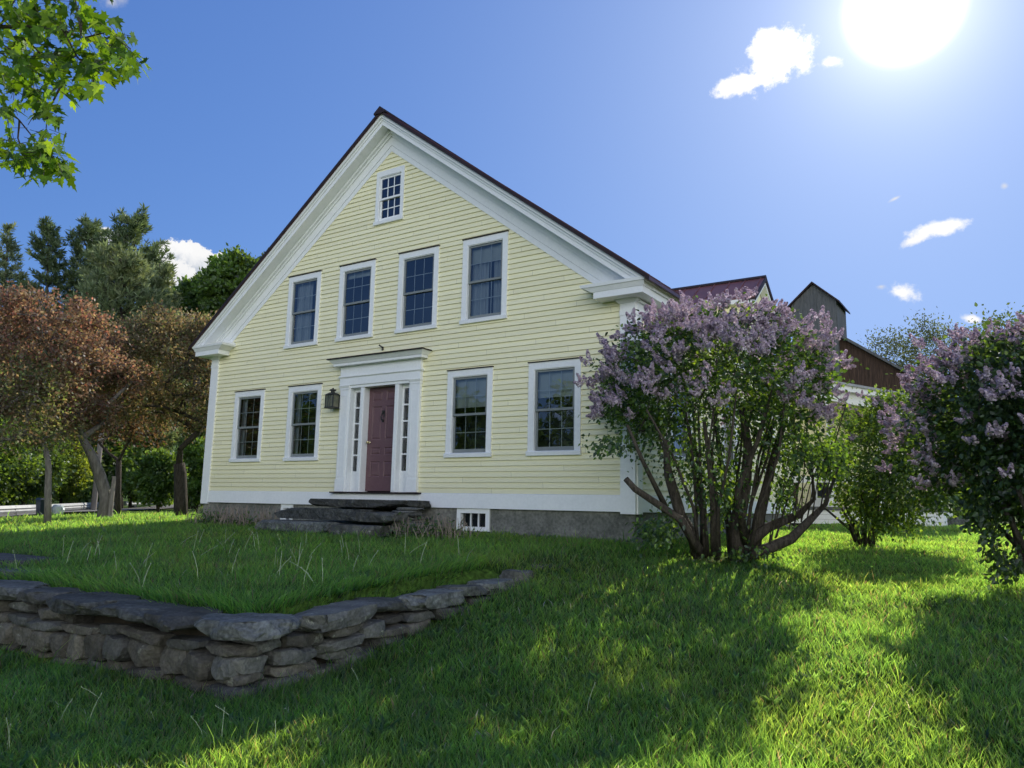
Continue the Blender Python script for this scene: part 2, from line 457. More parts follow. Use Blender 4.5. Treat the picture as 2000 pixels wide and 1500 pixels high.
# ------------------------------------------------------------------ THE HOUSE
XL, XR, XC, APEX, SL = -11.58, 0.0, -5.79, 7.75, .75
DEP = 10.3
house = empty('farmhouse', (XC, 0, -.5), 'large yellow clapboard house with white trim, plum front door and dark red metal roof', 'house')
FRONT = lambda p: (p[0], p[1], p[2])
SIDE = lambda p: (-p[1], p[0], p[2])          # right-hand wall: local x runs back along +Y, outward is +X

LOWW = [(-10.571,-9.49),(-8.639,-7.558),(-3.994,-2.914),(-2.103,-1.02)]
UPW = [(-8.879,-7.798),(-7.183,-6.102),(-5.417,-4.337),(-3.712,-2.632)]
ZL, ZU = (.961,2.664), (3.581,5.311)
ATT = (-6.19,-5.38,6.093,7.328)
CAS = .115
opens = [(a+CAS-.02, b-CAS+.02, ZL[0]+.06, ZL[1]-.1) for a, b in LOWW] + [(a+CAS-.02, b-CAS+.02, ZU[0]+.06, ZU[1]-.1) for a, b in UPW]
opens.append((ATT[0]+.08, ATT[1]-.08, ATT[2]+.06, ATT[3]-.08))
opens.append((-6.66, -4.92, .0, 2.56))

def siding(xa, xb, z0, ztop, lim, holes, fn, h=.1016, th=.021):
    mb = MB(); z = z0; i = 0
    while z < ztop-.01:
        z1 = min(z+h, ztop)
        jig = random.uniform(-.0025, .0025)
        cuts = sorted({z, z1} | {c for o in holes for c in (o[2], o[3]) if z < c < z1})
        for a, b in zip(cuts[:-1], cuts[1:]):
            xs0, xs1 = lim(a), lim(b)
            mid = (a+b)/2
            hs = sorted((o[0], o[1]) for o in holes if o[2] < mid < o[3])
            la, lb = max(xa, xs0[0]), max(xa, xs1[0]); ra, rb = min(xb, xs0[1]), min(xb, xs1[1])
            if ra-la < .02: continue
            segs = []; cl, cl1 = la, lb
            for h0, h1 in hs:
                if h0 > cl: segs.append((cl, cl1, h0, h0))
                cl = cl1 = h1
            segs.append((cl, cl1, ra, rb))
            ya = -(th+.002)*(1-(a-z)/h)+jig; yb = -(th+.002)*(1-(b-z)/h)+jig
            for s0, s1, e0, e1 in segs:
                if e0 <= s0: continue
                mb.quad((s0, ya, a), (e0, ya, a), (e1, yb, b), (s1, yb, b))
                if a == z and i: mb.quad((s0, .03, a+.004), (e0, .03, a+.004), (e0, ya, a), (s0, ya, a))
        z = z1; i += 1
    return mb.mapped(fn)

gl = lambda z: (XC-(APEX+.1-z)/SL, XC+(APEX+.1-z)/SL)
w = build('clapboard_wall', siding(XL+.25, XR-.23, .28, APEX+.08, gl, opens, FRONT), M['siding'], house)
SIDEW = [(1.5,2.58),(4.4,5.48),(7.6,8.68)]
sopens = [(a+.1, b-.1, ZL[0]+.06, ZL[1]-.1) for a, b in SIDEW]
build('side_clapboard_wall', siding(.2, DEP-.2, .28, 3.4, lambda z: (-99, 99), sopens, SIDE), M['siding'], house)
# shell: left and rear walls
mb = MB(); mb.box(XL+.02, XL+.1, .1, DEP, 0, 3.6)
mb.prism([(XL+.02, 0), (XR-.02, 0), (XR-.02, 3.5), (XC, 7.9), (XL+.02, 3.5)], DEP-.1, DEP)
build('rear_wall', mb, M['siding'], house)
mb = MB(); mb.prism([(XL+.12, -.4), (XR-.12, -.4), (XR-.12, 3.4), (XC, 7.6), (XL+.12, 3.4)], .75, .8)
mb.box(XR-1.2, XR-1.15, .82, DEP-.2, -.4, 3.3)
build('dark_backing', mb, M['dark'], house)  # dark sheet whose colour stands in for the unlit rooms

# foundation with two cellar windows
mb = MB()
for x0, x1, z0, z1 in [(XL+.03,-8.70,-1.3,0),(-8.70,-8.29,-1.3,-.36),(-8.29,-3.70,-1.3,0),(-3.70,-2.92,-1.3,-.44),(-2.92,-.02,-1.3,0)]:
    mb.box(x0, x1, .02, .3, z0, z1-.002)
mb.box(-.32, -.02, .302, DEP-.05, -1.3, -.003); mb.box(XL+.03, XL+.3, .302, DEP-.05, -1.3, -.003)
build('foundation', mb, M['found'], house)
for x0, x1 in ((-8.69,-8.30),(-3.69,-2.93)):
    mb = MB(); mb.box(x0, x0+.09, .0, .1, -.42, -.004).box(x1-.09, x1, .0, .1, -.42, -.004).box(x0+.09, x1-.09, .0, .1, -.09, -.004).box(x0+.09, x1-.09, -.01, .1, -.42, -.34)
    xm = (x0+x1)/2; mb.box(xm-.1, xm-.08, .05, .08, -.34, -.09).box(xm+.08, xm+.1, .05, .08, -.34, -.09)
    c = build('cellar_window', mb, M['white'], house)
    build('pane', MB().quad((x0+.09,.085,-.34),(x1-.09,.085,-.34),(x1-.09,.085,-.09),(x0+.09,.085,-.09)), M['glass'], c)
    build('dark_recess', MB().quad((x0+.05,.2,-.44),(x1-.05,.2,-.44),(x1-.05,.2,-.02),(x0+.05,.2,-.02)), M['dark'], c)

# water table, corner boards
mb = MB(); mb.frus(XL+.25, -.253, -.04, .018, .0, XL+.25, -.253, -.034, .018, .27); mb.frus(XL+.25, -.253, -.034, .018, .27, XL+.25, -.253, -.012, .018, .285)
build('water_table', mb, M['white'], house)
mb = MB(); mb.box(.0, .04, .2, DEP, .0, .28)
build('side_water_table', mb, M['white'], house)
for s in (0, 1):
    mb = MB()
    if s: a, b = -.255, .016
    else: a, b = XL-.016, XL+.255
    mb.box(a, b, -.045, .02, -.035, 3.34).box(a-.006, b+.006, -.055, .02, 3.34, 3.42).box(a, b, -.047, .02, 3.42, 3.62)
    if s: mb.box(-.03, .04, .02, .2, -.035, 3.34)
    else: mb.box(XL-.04, XL+.03, .02, .2, -.035, 3.6)
    build('corner_board', mb, M['white'], house)
# side frieze board
build('side_frieze', MB().box(.0, .045, .02, DEP, 3.35, 3.6).box(.0, .06, .02, DEP, 3.33, 3.352).box(0, .09, .02, DEP, 3.56, 3.60), M['white'], house)

# rake friezes, soffit, cornice: mitred chevrons following the gable
def chevron(mb, zt, zb, y0, y1, xr, flat=None):
    """both rakes between apex heights zb..zt; ends at |x-XC| = xr"""
    for s in (-1, 1):
        e = XC+s*xr
        lo_t, lo_b = zt-SL*xr, zb-SL*xr
        pts = [(XC, zb), (e, lo_b), (e, lo_t), (XC, zt)]
        if flat is not None and lo_b < flat:
            xb = (zb-flat)/SL; xt = min(xr, (zt-flat)/SL)
            pts = [(XC, zb), (XC+s*xb, flat), (XC+s*xt, flat), (XC, zt)]
        if s < 0: pts = pts[::-1]
        mb.prism(pts, y0, y1)
    return mb
mb = MB(); chevron(mb, 7.88, 7.75, -.028, .02, 9, 3.87); chevron(mb, 8.09, 7.885, -.04, .02, 9, 3.87)
build('rake_frieze', mb, M['white'], house)
mb = MB(); chevron(mb, 8.15, 8.09, -.07, .02, 9, 3.87); chevron(mb, 8.222, 8.15, -.12, .02, 9, 3.87)
build('bed_moulding', mb, M['white'], house)
mb = MB(); chevron(mb, 8.33, 8.225, -.345, .02, 6.09, 3.87); chevron(mb, 8.385, 8.332, -.365, .02, 6.11, 3.87); chevron(mb, 8.46, 8.387, -.40, .02, 6.16, 3.87)
build('rake_cornice', mb, M['white'], house)
for s in (0, 1):
    mb = MB()
    def R(x0, x1):   # mirror for the left side
        return (x0, x1) if s else (2*XC-x1, 2*XC-x0)
    def fr(a, y0, z0, b, y1, z1, yb=.02):
        (x0, x1), (X0, X1) = R(*a), R(*b); mb.frus(x0, x1, y0, yb, z0, X0, X1, y1, yb, z1)
    fr((-.62,.30), -.335, 3.62, (-.62,.30), -.335, 3.735)
    fr((-.66,.315), -.345, 3.735, (-.80,.345), -.385, 3.815)
    fr((-.84,.355), -.40, 3.815, (-.86,.365), -.41, 3.868)
    fr((-.86,.365), -.41, 3.868, (-.80,.30), -.05, 3.93)
    fr((-.27,.03), -.06, 3.55, (-.34,.10), -.12, 3.62)
    build('cornice_return', mb, M['white'], house)
    mb = MB()
    for z0, z1, xo in ((3.62,3.735,.30),(3.735,3.815,.34),(3.815,3.868,.36)):
        a, b = R(.0, xo); mb.box(a, b, .022, DEP+.2, z0, z1)
    build('eave_cornice', mb, M['white'], house)

# main roof: two slopes with standing seams
RZ = 8.53
mb = MB(); RX = 6.24
for s in (-1, 1):
    pts = [(XC, RZ-.062), (XC+s*RX, RZ-.062-SL*RX), (XC+s*RX, RZ-SL*RX), (XC, RZ)]
    if s < 0: pts = pts[::-1]
    mb.prism(pts, -.435, DEP+.35)
    y = -.40
    while y < DEP+.3:
        p = [(XC, RZ), (XC+s*RX, RZ-SL*RX), (XC+s*RX, RZ+.03-SL*RX), (XC, RZ+.03)]
        mb.prism(p if s > 0 else p[::-1], y, y+.025); y += .45
roof = build('roof', mb, M['roof'], house)
mb = MB(); chevron(mb, RZ+.004, RZ-.07, -.45, -.437, RX+.01)
build('drip_edge', mb, M['roof_edge'], roof)
mb = MB(); mb.prism([(XC-.17, RZ-.085), (XC+.17, RZ-.085), (XC+.17, RZ-.045), (XC, RZ+.085), (XC-.17, RZ-.045)], -.47, DEP+.36)
build('ridge_cap', mb, M['roof_edge'], roof)

# windows -------------------------------------------------------------
def window(x0, x1, z0, z1, fn, deco=None, sashmat='sash', cas=CAS, drip=True, name='window'):
    mb = MB(); zs = z0+.085
    mb.box(x0, x0+cas, -.036, .07, zs, z1-.125).box(x1-cas, x1, -.036, .07, zs, z1-.125).box(x0, x1, -.036, .07, z1-.125, z1)
    mb.box(x0+cas, x0+cas+.012, -.024, .07, zs, z1-.125).box(x1-cas-.012, x1-cas, -.024, .07, zs, z1-.125).box(x0+cas+.012, x1-cas-.012, -.024, .07, z1-.14, z1-.125)
    win = build(name, mb.mapped(fn), M['white'], house)
    build('sill', MB().frus(x0-.018, x1+.018, -.062, .07, z0, x0-.018, x1+.018, -.066, .07, z0+.07).frus(x0-.018, x1+.018, -.066, .07, z0+.07, x0-.018, x1+.018, -.04, .07, zs).mapped(fn), M['white'], win)
    if drip: build('drip_cap', MB().box(x0-.012, x1+.012, -.058, .0, z1+.001, z1+.018).mapped(fn), M['roof_edge'], win)
    a, b, lo, hi = x0+cas+.013, x1-cas-.013, zs, z1-.141
    mid = (lo+hi)/2
    fw_ = .045 if sashmat == 'sash' else .035
    panes = []
    for k, (s0, s1, yy) in enumerate(((mid-.02, hi, .0), (lo, mid+.02, .03))):
        m2 = MB(); bt = .075 if k else .045
        m2.box(a, a+fw_, yy, yy+.03, s0, s1).box(b-fw_, b, yy, yy+.03, s0, s1)
        m2.box(a+fw_, b-fw_, yy-.001, yy+.03, s0, s0+bt).box(a+fw_, b-fw_, yy-.001, yy+.03, s1-.04, s1)
        sash = build('sash', m2.mapped(fn), M[sashmat], win)
        pa, pb, p0, p1 = a+fw_, b-fw_, s0+bt, s1-.04
        build('pane', MB().quad((pa, yy+.012, p0), (pb, yy+.012, p0), (pb, yy+.012, p1), (pa, yy+.012, p1)).mapped(fn), M['glass'], win)
        m3 = MB(); t = .011 if sashmat == 'white' else .007
        y3 = (yy+.004, yy+.011) if sashmat == 'white' else (yy+.014, yy+.02)
        for i in (1, 2):
            xm = pa+(pb-pa)*i/3; m3.box(xm-t, xm+t, *y3, p0, p1)
        zm = (p0+p1)/2
        for q0, q1 in ((pa, pa+(pb-pa)/3-t), (pa+(pb-pa)/3+t, pa+(pb-pa)*2/3-t), (pa+(pb-pa)*2/3+t, pb)): m3.box(q0, q1, *y3, zm-t, zm+t)
        build('muntin_grid', m3.mapped(fn), M['white' if sashmat == 'white' else 'muntin'], win)
    for kind, f0, f1, g0, g1 in (deco or []):
        xa, xb = a+(b-a)*f0, a+(b-a)*f1; za, zb = lo+(hi-lo)*g0, lo+(hi-lo)*g1
        m4 = MB(); yy = .13
        if kind == 'curtain':
            n = 28
            for i in range(n):
                u0, u1 = i/n, (i+1)/n
                y0 = yy+.018*math.sin(u0*24)+.008*math.sin(u0*61+1); y1 = yy+.018*math.sin(u1*24)+.008*math.sin(u1*61+1)
                m4.quad((xa+(xb-xa)*u0, y0, za), (xa+(xb-xa)*u1, y1, za), (xa+(xb-xa)*u1, y1, zb), (xa+(xb-xa)*u0, y0, zb))
        else:
            m4.quad((xa, yy-.03, za), (xb, yy-.03, za), (xb, yy-.03, zb), (xa, yy-.03, zb)); m4.box(xa, xb, yy-.045, yy-.031, za, za+.025)
        build(kind, m4.mapped(fn), M['curtain' if kind == 'curtain' else 'shade'], win)
    return win
window(*LOWW[0], *ZL, FRONT, [('curtain', -.05, .2, 0, 1)])
window(*LOWW[1], *ZL, FRONT, [('curtain', -.05, .18, 0, 1)])
window(*LOWW[2], *ZL, FRONT, [('blind', 0, 1, .60, 1.0)])
window(*LOWW[3], *ZL, FRONT, [('blind', 0, 1, .66, 1.0)])
window(*UPW[0], *ZU, FRONT, [('curtain', 0, .68, 0, 1)])
window(*UPW[1], *ZU, FRONT, [('blind', 0, 1, .9, 1.0)])
window(*UPW[2], *ZU, FRONT, [])
window(*UPW[3], *ZU, FRONT, [('curtain', 0, .52, 0, 1), ('curtain', .64, 1, 0, 1), ('blind', 0, 1, .76, 1)])
window(*ATT, FRONT, [], 'white', .085, False, 'attic_window')
for a, b in SIDEW: window(a, b, *ZL, SIDE, [])

# front entrance -------------------------------------------------------
for s in (0, 1):
    x0 = -6.915 if not s else -4.915; x1 = x0+.25
    mb = MB(); mb.box(x0, x1, -.075, .02, .285, 2.47)
    mb.box(x0-.012, x1+.012, -.088, .02, .29, .55)
    mb.box(x0+.03, x1-.03, -.081, -.075, .60, .625).box(x0+.03, x1-.03, -.081, -.075, 2.33, 2.355)
    mb.box(x0+.03, x0+.045, -.08, -.075, .625, 2.33).box(x1-.045, x1-.03, -.08, -.075, .625, 2.33)
    mb.box(x0-.01, x1+.01, -.087, .02, 2.47, 2.51).frus(x0-.012, x1+.012, -.09, .02, 2.51, x0-.035, x1+.035, -.115, .02, 2.56)
    build('pilaster', mb, M['white'], house)
    # inner jamb and door post
    m2 = MB(); j = (-6.664, -6.62) if not s else (-4.96, -4.916)
    m2.box(*j, -.06, .19, .285, 2.50)
    q = (-6.335, -6.225) if not s else (-5.355, -5.245)
    m2.box(*q, -.05, .19, .285, 2.50); m2.box(q[0]+.015, q[1]-.015, -.062, -.05, .30, 2.49)
    build('door_post', m2, M['white'], house)
    # side light
    a, b = (-6.619, -6.336) if not s else (-5.244, -4.961)
    m3 = MB(); g0, g1 = a+.04, b-.035
    m3.box(a, b, .07, .11, .285, .72).box(a, g0, .07, .11, .72, 2.42).box(g1, b, .07, .11, .72, 2.42).box(a, b, .07, .11, 2.42, 2.50)
    for i in range(1, 5):
        z = .72+1.7*i/5; m3.box(g0, g1, .072, .105, z-.016, z+.016)
    sl = build('sidelight', m3, M['white'], house)
    build('pane', MB().quad((g0,.095,.72),(g1,.095,.72),(g1,.095,2.42),(g0,.095,2.42)), M['glass'], sl)
mb = MB()
mb.box(-6.665, -4.915, -.07, .19, 2.50, 2.56)
mb.box(-6.93, -4.65, -.095, .02, 2.561, 2.72).frus(-6.95,-4.63,-.10,.02,2.72,-6.97,-4.61,-.125,.02,2.745).box(-6.955,-4.625,-.11,.02,2.745,2.775)
mb.box(-6.925, -4.655, -.09, .02, 2.775, 2.98)
mb.box(-7.04, -4.54, -.21, .02, 2.98, 3.035).frus(-7.05,-4.53,-.22,.02,3.035,-7.12,-4.46,-.29,.02,3.118)
ent = build('entablature', mb, M['white'], house)
build('drip_cap', MB().box(-7.15, -4.43, -.32, .0, 3.12, 3.14), M['roof_edge'], ent)
build('threshold', MB().box(-7.02, -4.56, -.14, .19, .255, .284), M['roof_edge'], house)
build('sill_board', MB().box(-6.98, -4.60, -.07, -.041, .0, .254), M['white'], house)
# door
X0, X1, Z0, Z1 = -6.224, -5.356, .31, 2.50
xs = [X0, X0+.105, X0+.105+.275, X1-.105-.275, X1-.105, X1]
rows = [(.60,.93),(1.06,1.22),(1.38,2.09),(2.20,2.41)]
mb = MB(); YD = .115
zz = [Z0]+[z for r in rows for z in r]+[Z1]
for i in range(len(xs)-1):
    for j in range(len(zz)-1):
        a, b, c, d = xs[i], xs[i+1], zz[j], zz[j+1]
        if i in (1, 3) and j % 2 == 1:
            o, y1, y2 = .022, YD+.016, YD+.004
            q = .05
            ring = [(a,YD,c),(b,YD,c),(b,YD,d),(a,YD,d)]; r1 = [(a+o,y1,c+o),(b-o,y1,c+o),(b-o,y1,d-o),(a+o,y1,d-o)]; r2 = [(a+q,y2,c+q),(b-q,y2,c+q),(b-q,y2,d-q),(a+q,y2,d-q)]
            for A, B in ((ring, r1), (r1, r2)):
                for k in range(4): mb.quad(A[k], A[(k+1)%4], B[(k+1)%4], B[k])
            mb.quad(*r2)
        else: mb.quad((a,YD,c),(b,YD,c),(b,YD,d),(a,YD,d))
door = build('door', mb, M['door'], house)
mb = MB(); mb.lathe(0, 0, [(.032,0),(.032,.008),(.012,.012),(.012,.035),(.026,.042),(.033,.058),(.028,.075),(.012,.082)], 14).mapped(lambda p: (X0+.065+p[0], YD-p[2], 1.33+p[1]))
build('door_knob', mb, M['brass'], door, smooth=True)
mb = MB(); kx = XC
mb.box(kx-.035, kx+.035, YD-.02, YD-.001, 1.92, 1.99).box(kx-.02, kx+.02, YD-.035, YD-.02, 1.94, 1.97)
mb.tube([(kx-.03, YD-.02, 1.93), (kx-.045, YD-.035, 1.86), (kx-.03, YD-.04, 1.80), (kx, YD-.04, 1.775), (kx+.03, YD-.04, 1.80), (kx+.045, YD-.035, 1.86), (kx+.03, YD-.02, 1.93)], [.012]*7, 6)
mb.box(kx-.02, kx+.02, YD-.02, YD-.001, 1.75, 1.79)
build('door_knocker', mb, M['iron'], door)

# rear wing and porch --------------------------------------------------
WX = -1.69
mb = MB(); mb.box(-8.5, WX-.3, 13.55, 15.97, -.6, 7.1); mb.prism([(13.55, 7.1), (15.97, 7.1), (14.76, 8.02)], WX-.3, -8.5)
# turn the prism's profile (it was laid in XZ) round to YZ
n = 8
for i in range(n, len(mb.v)):
    x, y, z = mb.v[i]; mb.v[i] = (y, x, z)
build('wing_wall', mb, M['siding'], house)
mb = MB(); sl = .73
def yz_slab(mb, pts, x0, x1):
    k0 = len(mb.v); mb.prism(pts, x0, x1)
    for i in range(k0, len(mb.v)):
        x, y, z = mb.v[i]; mb.v[i] = (y, x, z)
rz, ry, hw = 8.19, 14.76, 1.42
for s in (-1, 1):
    yz_slab(mb, [(ry, rz-.05), (ry+s*hw, rz-.05-sl*hw), (ry+s*hw, rz-sl*hw), (ry, rz)], -8.6, WX)
    x = WX-.12
    while x > -8.6:
        yz_slab(mb, [(ry, rz), (ry+s*hw, rz-sl*hw), (ry+s*hw, rz+.035-sl*hw), (ry, rz+.035)], x-.03, x); x -= .55
wr = build('wing_roof', mb, M['wingroof'], house)
mb = MB(); yz_slab(mb, [(ry-.12, rz-.06), (ry+.12, rz-.06), (ry+.12, rz-.02), (ry, rz+.06), (ry-.12, rz-.02)], -8.6, WX+.02)
for s in (-1, 1): yz_slab(mb, [(ry, rz-.16), (ry+s*hw, rz-.16-sl*hw), (ry+s*hw, rz+.01-sl*hw), (ry, rz+.01)], WX+.001, WX+.03)
build('wing_ridge', mb, M['roof_edge'], wr)
mb = MB()
for s in (-1, 1): yz_slab(mb, [(ry, rz-.30), (ry+s*hw, rz-.30-sl*hw), (ry+s*hw, rz-.162-sl*hw), (ry, rz-.162)], WX-.28, WX-.02)
yz_slab(mb, [(ry-hw-.02, rz-.2-sl*hw), (ry-hw+.2, rz-.2-sl*hw), (ry-hw+.2, rz-.056-sl*hw), (ry-hw-.02, rz-.056-sl*hw)], -8.5, WX-.3)
build('wing_trim', mb, M['white'], house)

PY0 = 14.9
pz = lambda x: 4.32-.26*x
mb = MB(); mb.prism([(-1.3, pz(-1.3)+.02), (3.5, pz(3.5)+.02), (3.5, pz(3.5)+.1), (-1.3, pz(-1.3)+.1)], PY0-.35, PY0+4)
build('porch_roof', mb, M['galv'], house)
mb = MB(); mb.prism([(-1.3, pz(-1.3)-.55), (3.3, pz(3.3)-.55), (3.3, pz(3.3)-.16), (-1.3, pz(-1.3)-.16)], PY0-.04, PY0+.06)
mb.prism([(-1.3, pz(-1.3)-.17), (3.42, pz(3.42)-.17), (3.42, pz(3.42)+.018), (-1.3, pz(-1.3)+.018)], PY0-.28, PY0-.16)
build('porch_fascia', mb, M['white'], house)
build('porch_wall', siding(-1.3, 3.3, .2, 4.7, lambda z: (-9, min(3.3, (4.15-z)/.26)), [(-.86,.02,.2,2.4)], lambda p: (p[0], PY0+1.7+p[1], p[2])).box(3.2, 3.3, PY0+.1, PY0+4, .2, 3.1), M['siding'], house)
mb = MB(); mb.box(-1.3, 3.32, PY0-.08, PY0+1.7, .14, .24)
build('porch_floor', mb, M['greywood'], house)
mb = MB()
for k in range(3): mb.frus(-1.3, 3.3, PY0-.03, PY0, -.31+.15*k, -1.3, 3.3, PY0-.01, PY0, -.165+.15*k)
mb.box(3.26, 3.3, PY0+.001, PY0+4, -.45, .14)
build('porch_skirt', mb, M['white'], house)
build('porch_shade_panel', MB().box(-1.3, 3.2, PY0+.3, PY0+.35, -1, -.3), M['dark'], house)  # dark panel put in for the shade beneath the porch floor
for x in (-1.15, .16, 1.65, 3.22):
    mb = MB(); mb.box(x-.075, x+.075, PY0-.02, PY0+.12, .245, pz(x)-.56).box(x-.1, x+.1, PY0-.045, PY0+.145, .245, .42)
    build('porch_post', mb, M['white'], house)
for x0, x1 in ((-1.07,.083),(.237,1.573),(1.727,3.143)):
    mb = MB(); mb.box(x0, x1, PY0+.02, PY0+.08, 1.02, 1.22)
    build('porch_rail', mb, M['white'], house)
mb = MB(); mb.box(-.84, -.74, PY0+1.62, PY0+1.72, .245, 2.4).box(-.1, .0, PY0+1.62, PY0+1.72, .245, 2.4).box(-.74, -.1, PY0+1.62, PY0+1.72, 2.28, 2.4).box(-.74, -.1, PY0+1.65, PY0+1.7, .245, .55).box(-.74,-.64,PY0+1.65,PY0+1.7,.55,2.28).box(-.2,-.1,PY0+1.65,PY0+1.7,.55,2.28)
pd = build('porch_door', mb, M['white'], house)
build('pane', MB().quad((-.64,PY0+1.68,.55),(-.2,PY0+1.68,.55),(-.2,PY0+1.68,2.28),(-.64,PY0+1.68,2.28)), M['dark'], pd)

# things fixed to the front wall --------------------------------------
t = empty('wall_lantern', (-7.06, -.02, 2.05), 'black iron lantern with glass sides on the yellow wall beside the front door', 'lantern')
mb = MB(); lx, ly = -7.06, -.16
for sx in (-1, 1):
    for sy in (-1, 1): mb.box(lx+sx*.115-.009, lx+sx*.115+.009, ly+sy*.09-.009, ly+sy*.09+.009, 2.10, 2.36)
mb.box(lx-.13, lx+.13, ly-.105, ly+.105, 2.07, 2.10).frus(lx-.14, lx+.14, ly-.115, ly+.115, 2.36, lx-.05, lx+.05, ly-.045, ly+.045, 2.42)
mb.lathe(lx, ly, [(.045,2.42),(.045,2.45),(.075,2.46),(.07,2.485),(.02,2.50),(.015,2.52)], 10)
mb.box(lx-.05, lx+.05, ly+.105, -.012, 2.12, 2.34)
for a in (-.03, .03): mb.box(lx+a-.004, lx+a+.004, ly-.1, ly-.094, 2.10, 2.36)
build('frame', mb, M['iron'], t)
build('glass', MB().box(lx-.112, lx+.112, ly-.088, ly+.088, 2.101, 2.359), M['lampglass'], t)
t = empty('wall_bracket', (XC, -.02, 3.25), 'small dark metal bracket on the siding above the front doorway', 'bracket')
mb = MB(); mb.box(-5.80, -5.76, -.035, -.016, 3.26, 3.34).tube([(-5.78,-.03,3.32),(-5.79,-.09,3.345),(-5.80,-.12,3.36)], [.014,.014,.016], 6).tube([(-5.77,-.03,3.275),(-5.75,-.07,3.28)], [.012,.012], 6)
build('socket', mb, M['iron'], t)

# ------------------------------------------------------------------ stones
def stone_mesh(lx, ly, lz, seed, rough=.17, pw=.34, seg=(7, 5, 4), flat_top=False, fac=(.98, 1.28)):
    """irregular rounded block, centred, sides lx,ly,lz"""
    rs = random.Random(seed); nx_, ny_, nz_ = seg
    vid = {}; V = []; Fc = []; facets = []
    for _ in range(13):
        d_ = Vector((rs.gauss(0,1), rs.gauss(0,1), rs.gauss(0,.9) if not flat_top else rs.gauss(0,.45))).normalized()
        facets.append((d_, rs.uniform(*fac)))
    def vert(i, j, k):
        key = (i, j, k)
        if key in vid: return vid[key]
        p = Vector((2*i/nx_-1, 2*j/ny_-1, 2*k/nz_-1))
        s = (abs(p.x)**4+abs(p.y)**4+abs(p.z)**4)**.25
        q = p*(1-pw*.5) + (p/s if s else p)*(pw*.5)
        q = q*(1-.16*pw*(p.length_squared/3))
        o = Vector((seed*3.17 % 50, seed*1.7 % 41, seed*.9 % 37))
        w_ = Vector((q.x*lx, q.y*ly, q.z*lz))
        nv = mnoise.noise_vector(w_*2.6+o)*rough*1.3 + mnoise.noise_vector(w_*6.5+o)*rough*.6 + mnoise.noise_vector(w_*15+o)*rough*.3
        for fn_, fd in facets:
            e_ = q.dot(fn_)-fd
            if e_ > 0: q = q-fn_*e_*.92
        q = Vector((q.x+nv.x*.7, q.y+nv.y*.8, q.z+nv.z*(.5 if flat_top else 1)))
        vid[key] = len(V); V.append((q.x*lx/2, q.y*ly/2, q.z*lz/2)); return vid[key]
    for a, b, c, n1, n2, n3 in ((0,1,2,nx_,ny_,nz_),(1,2,0,ny_,nz_,nx_),(2,0,1,nz_,nx_,ny_)):
        for side in (0, n3):
            for i in range(n1):
                for j in range(n2):
                    q = []
                    for di, dj in ((0,0),(1,0),(1,1),(0,1)):
                        t_ = [0,0,0]; t_[a] = i+di; t_[b] = j+dj; t_[c] = side; q.append(vert(*t_))
                    Fc.append(tuple(q if side else q[::-1]))
    me = bpy.data.meshes.new('stone'); me.from_pydata(V, [], Fc); me.update()
    return me
def stone(name, parent, pos, dims, seed, mat, rot=(0,0,0), **kw):
    me = stone_mesh(*dims, seed, **kw)
    o = mesh_obj(name, me, mat, parent, Vector(pos)-wloc(parent)); o.rotation_euler = rot
    return o

# dry stone retaining wall: leg along the slope and leg along the front
wall = empty('stone_wall', (.0, -7.6, -1.5), 'low dry-stone retaining wall with flat capstones turning a corner below the upper lawn', 'retaining wall')
sd = 10
def top_z(y): return float(np.interp(y, [-7.8,-7,-6,-5,-4.2,-3.4], [-.90,-.90,-.885,-.86,-.84,-.82]))
# leg B (facing +X), from y=-7.75 to -3.7
def course_fill(length, hgt_fn, place, cap=.13):
    global sd
    z = 0; row = 0
    while True:
        h = random.choice((.09,.13,.17,.22,.11))
        pos = random.uniform(-.2, 0); any_ = False
        while pos < length:
            L = random.uniform(.25, .70) if h < .15 else random.uniform(.24, .48)
            mid = pos+L/2
            if 0 <= mid < length:
                b, t_ = hgt_fn(mid)
                if b+z+h*.55 < t_-cap and b+z > b-.05:
                    hh = min(h, t_-cap-(b+z)) if (t_-cap-(b+z)) < h*1.5 else h
                    if hh > .05:
                        sd += 1; place(mid, b+z+hh/2, L*.97, max(hh, .07)*1.06, sd); any_ = True
            pos += L
        z += h*.97; row += 1
        if z > .8: break
def placeB(m, z, L, h, s):
    y = -7.75+m
    stone('stone', wall, (.02+random.uniform(-.05,.045), y, z), (.34, L*.97, h*.95), s, M[random.choice(('stone','stone','stone2'))], (random.uniform(-.07,.07), random.uniform(-.06,.06), random.uniform(-.1,.1)), seg=(6,10,6))
course_fill(3.75, lambda m: (gz(.45, -7.75+m)-.04, top_z(-7.75+m)), placeB)
def placeA(m, z, L, h, s):
    x = .1-m
    stone('stone', wall, (x, -7.61+random.uniform(-.045,.05), z), (L*.97, .34, h*.95), s, M[random.choice(('stone','stone2','stone2'))], (random.uniform(-.06,.06), random.uniform(-.07,.07), random.uniform(-.1,.1)), seg=(10,6,6))
course_fill(5.1, lambda m: (gz(.1-m, -8.05)-.04, -.90), placeA)
# core behind the stones
mb = MB(); ys = np.linspace(-7.5, -3.6, 14)
for a, b in zip(ys[:-1], ys[1:]):
    mb.frus(-.34, -.06, a, b, -1.7, -.34, -.06, a, b, min(top_z(a), top_z(b))-.10)
mb.box(-9, -.305, -7.55, -7.36, -1.8, -1.0)
build('wall_core', mb, M['earth'], wall)
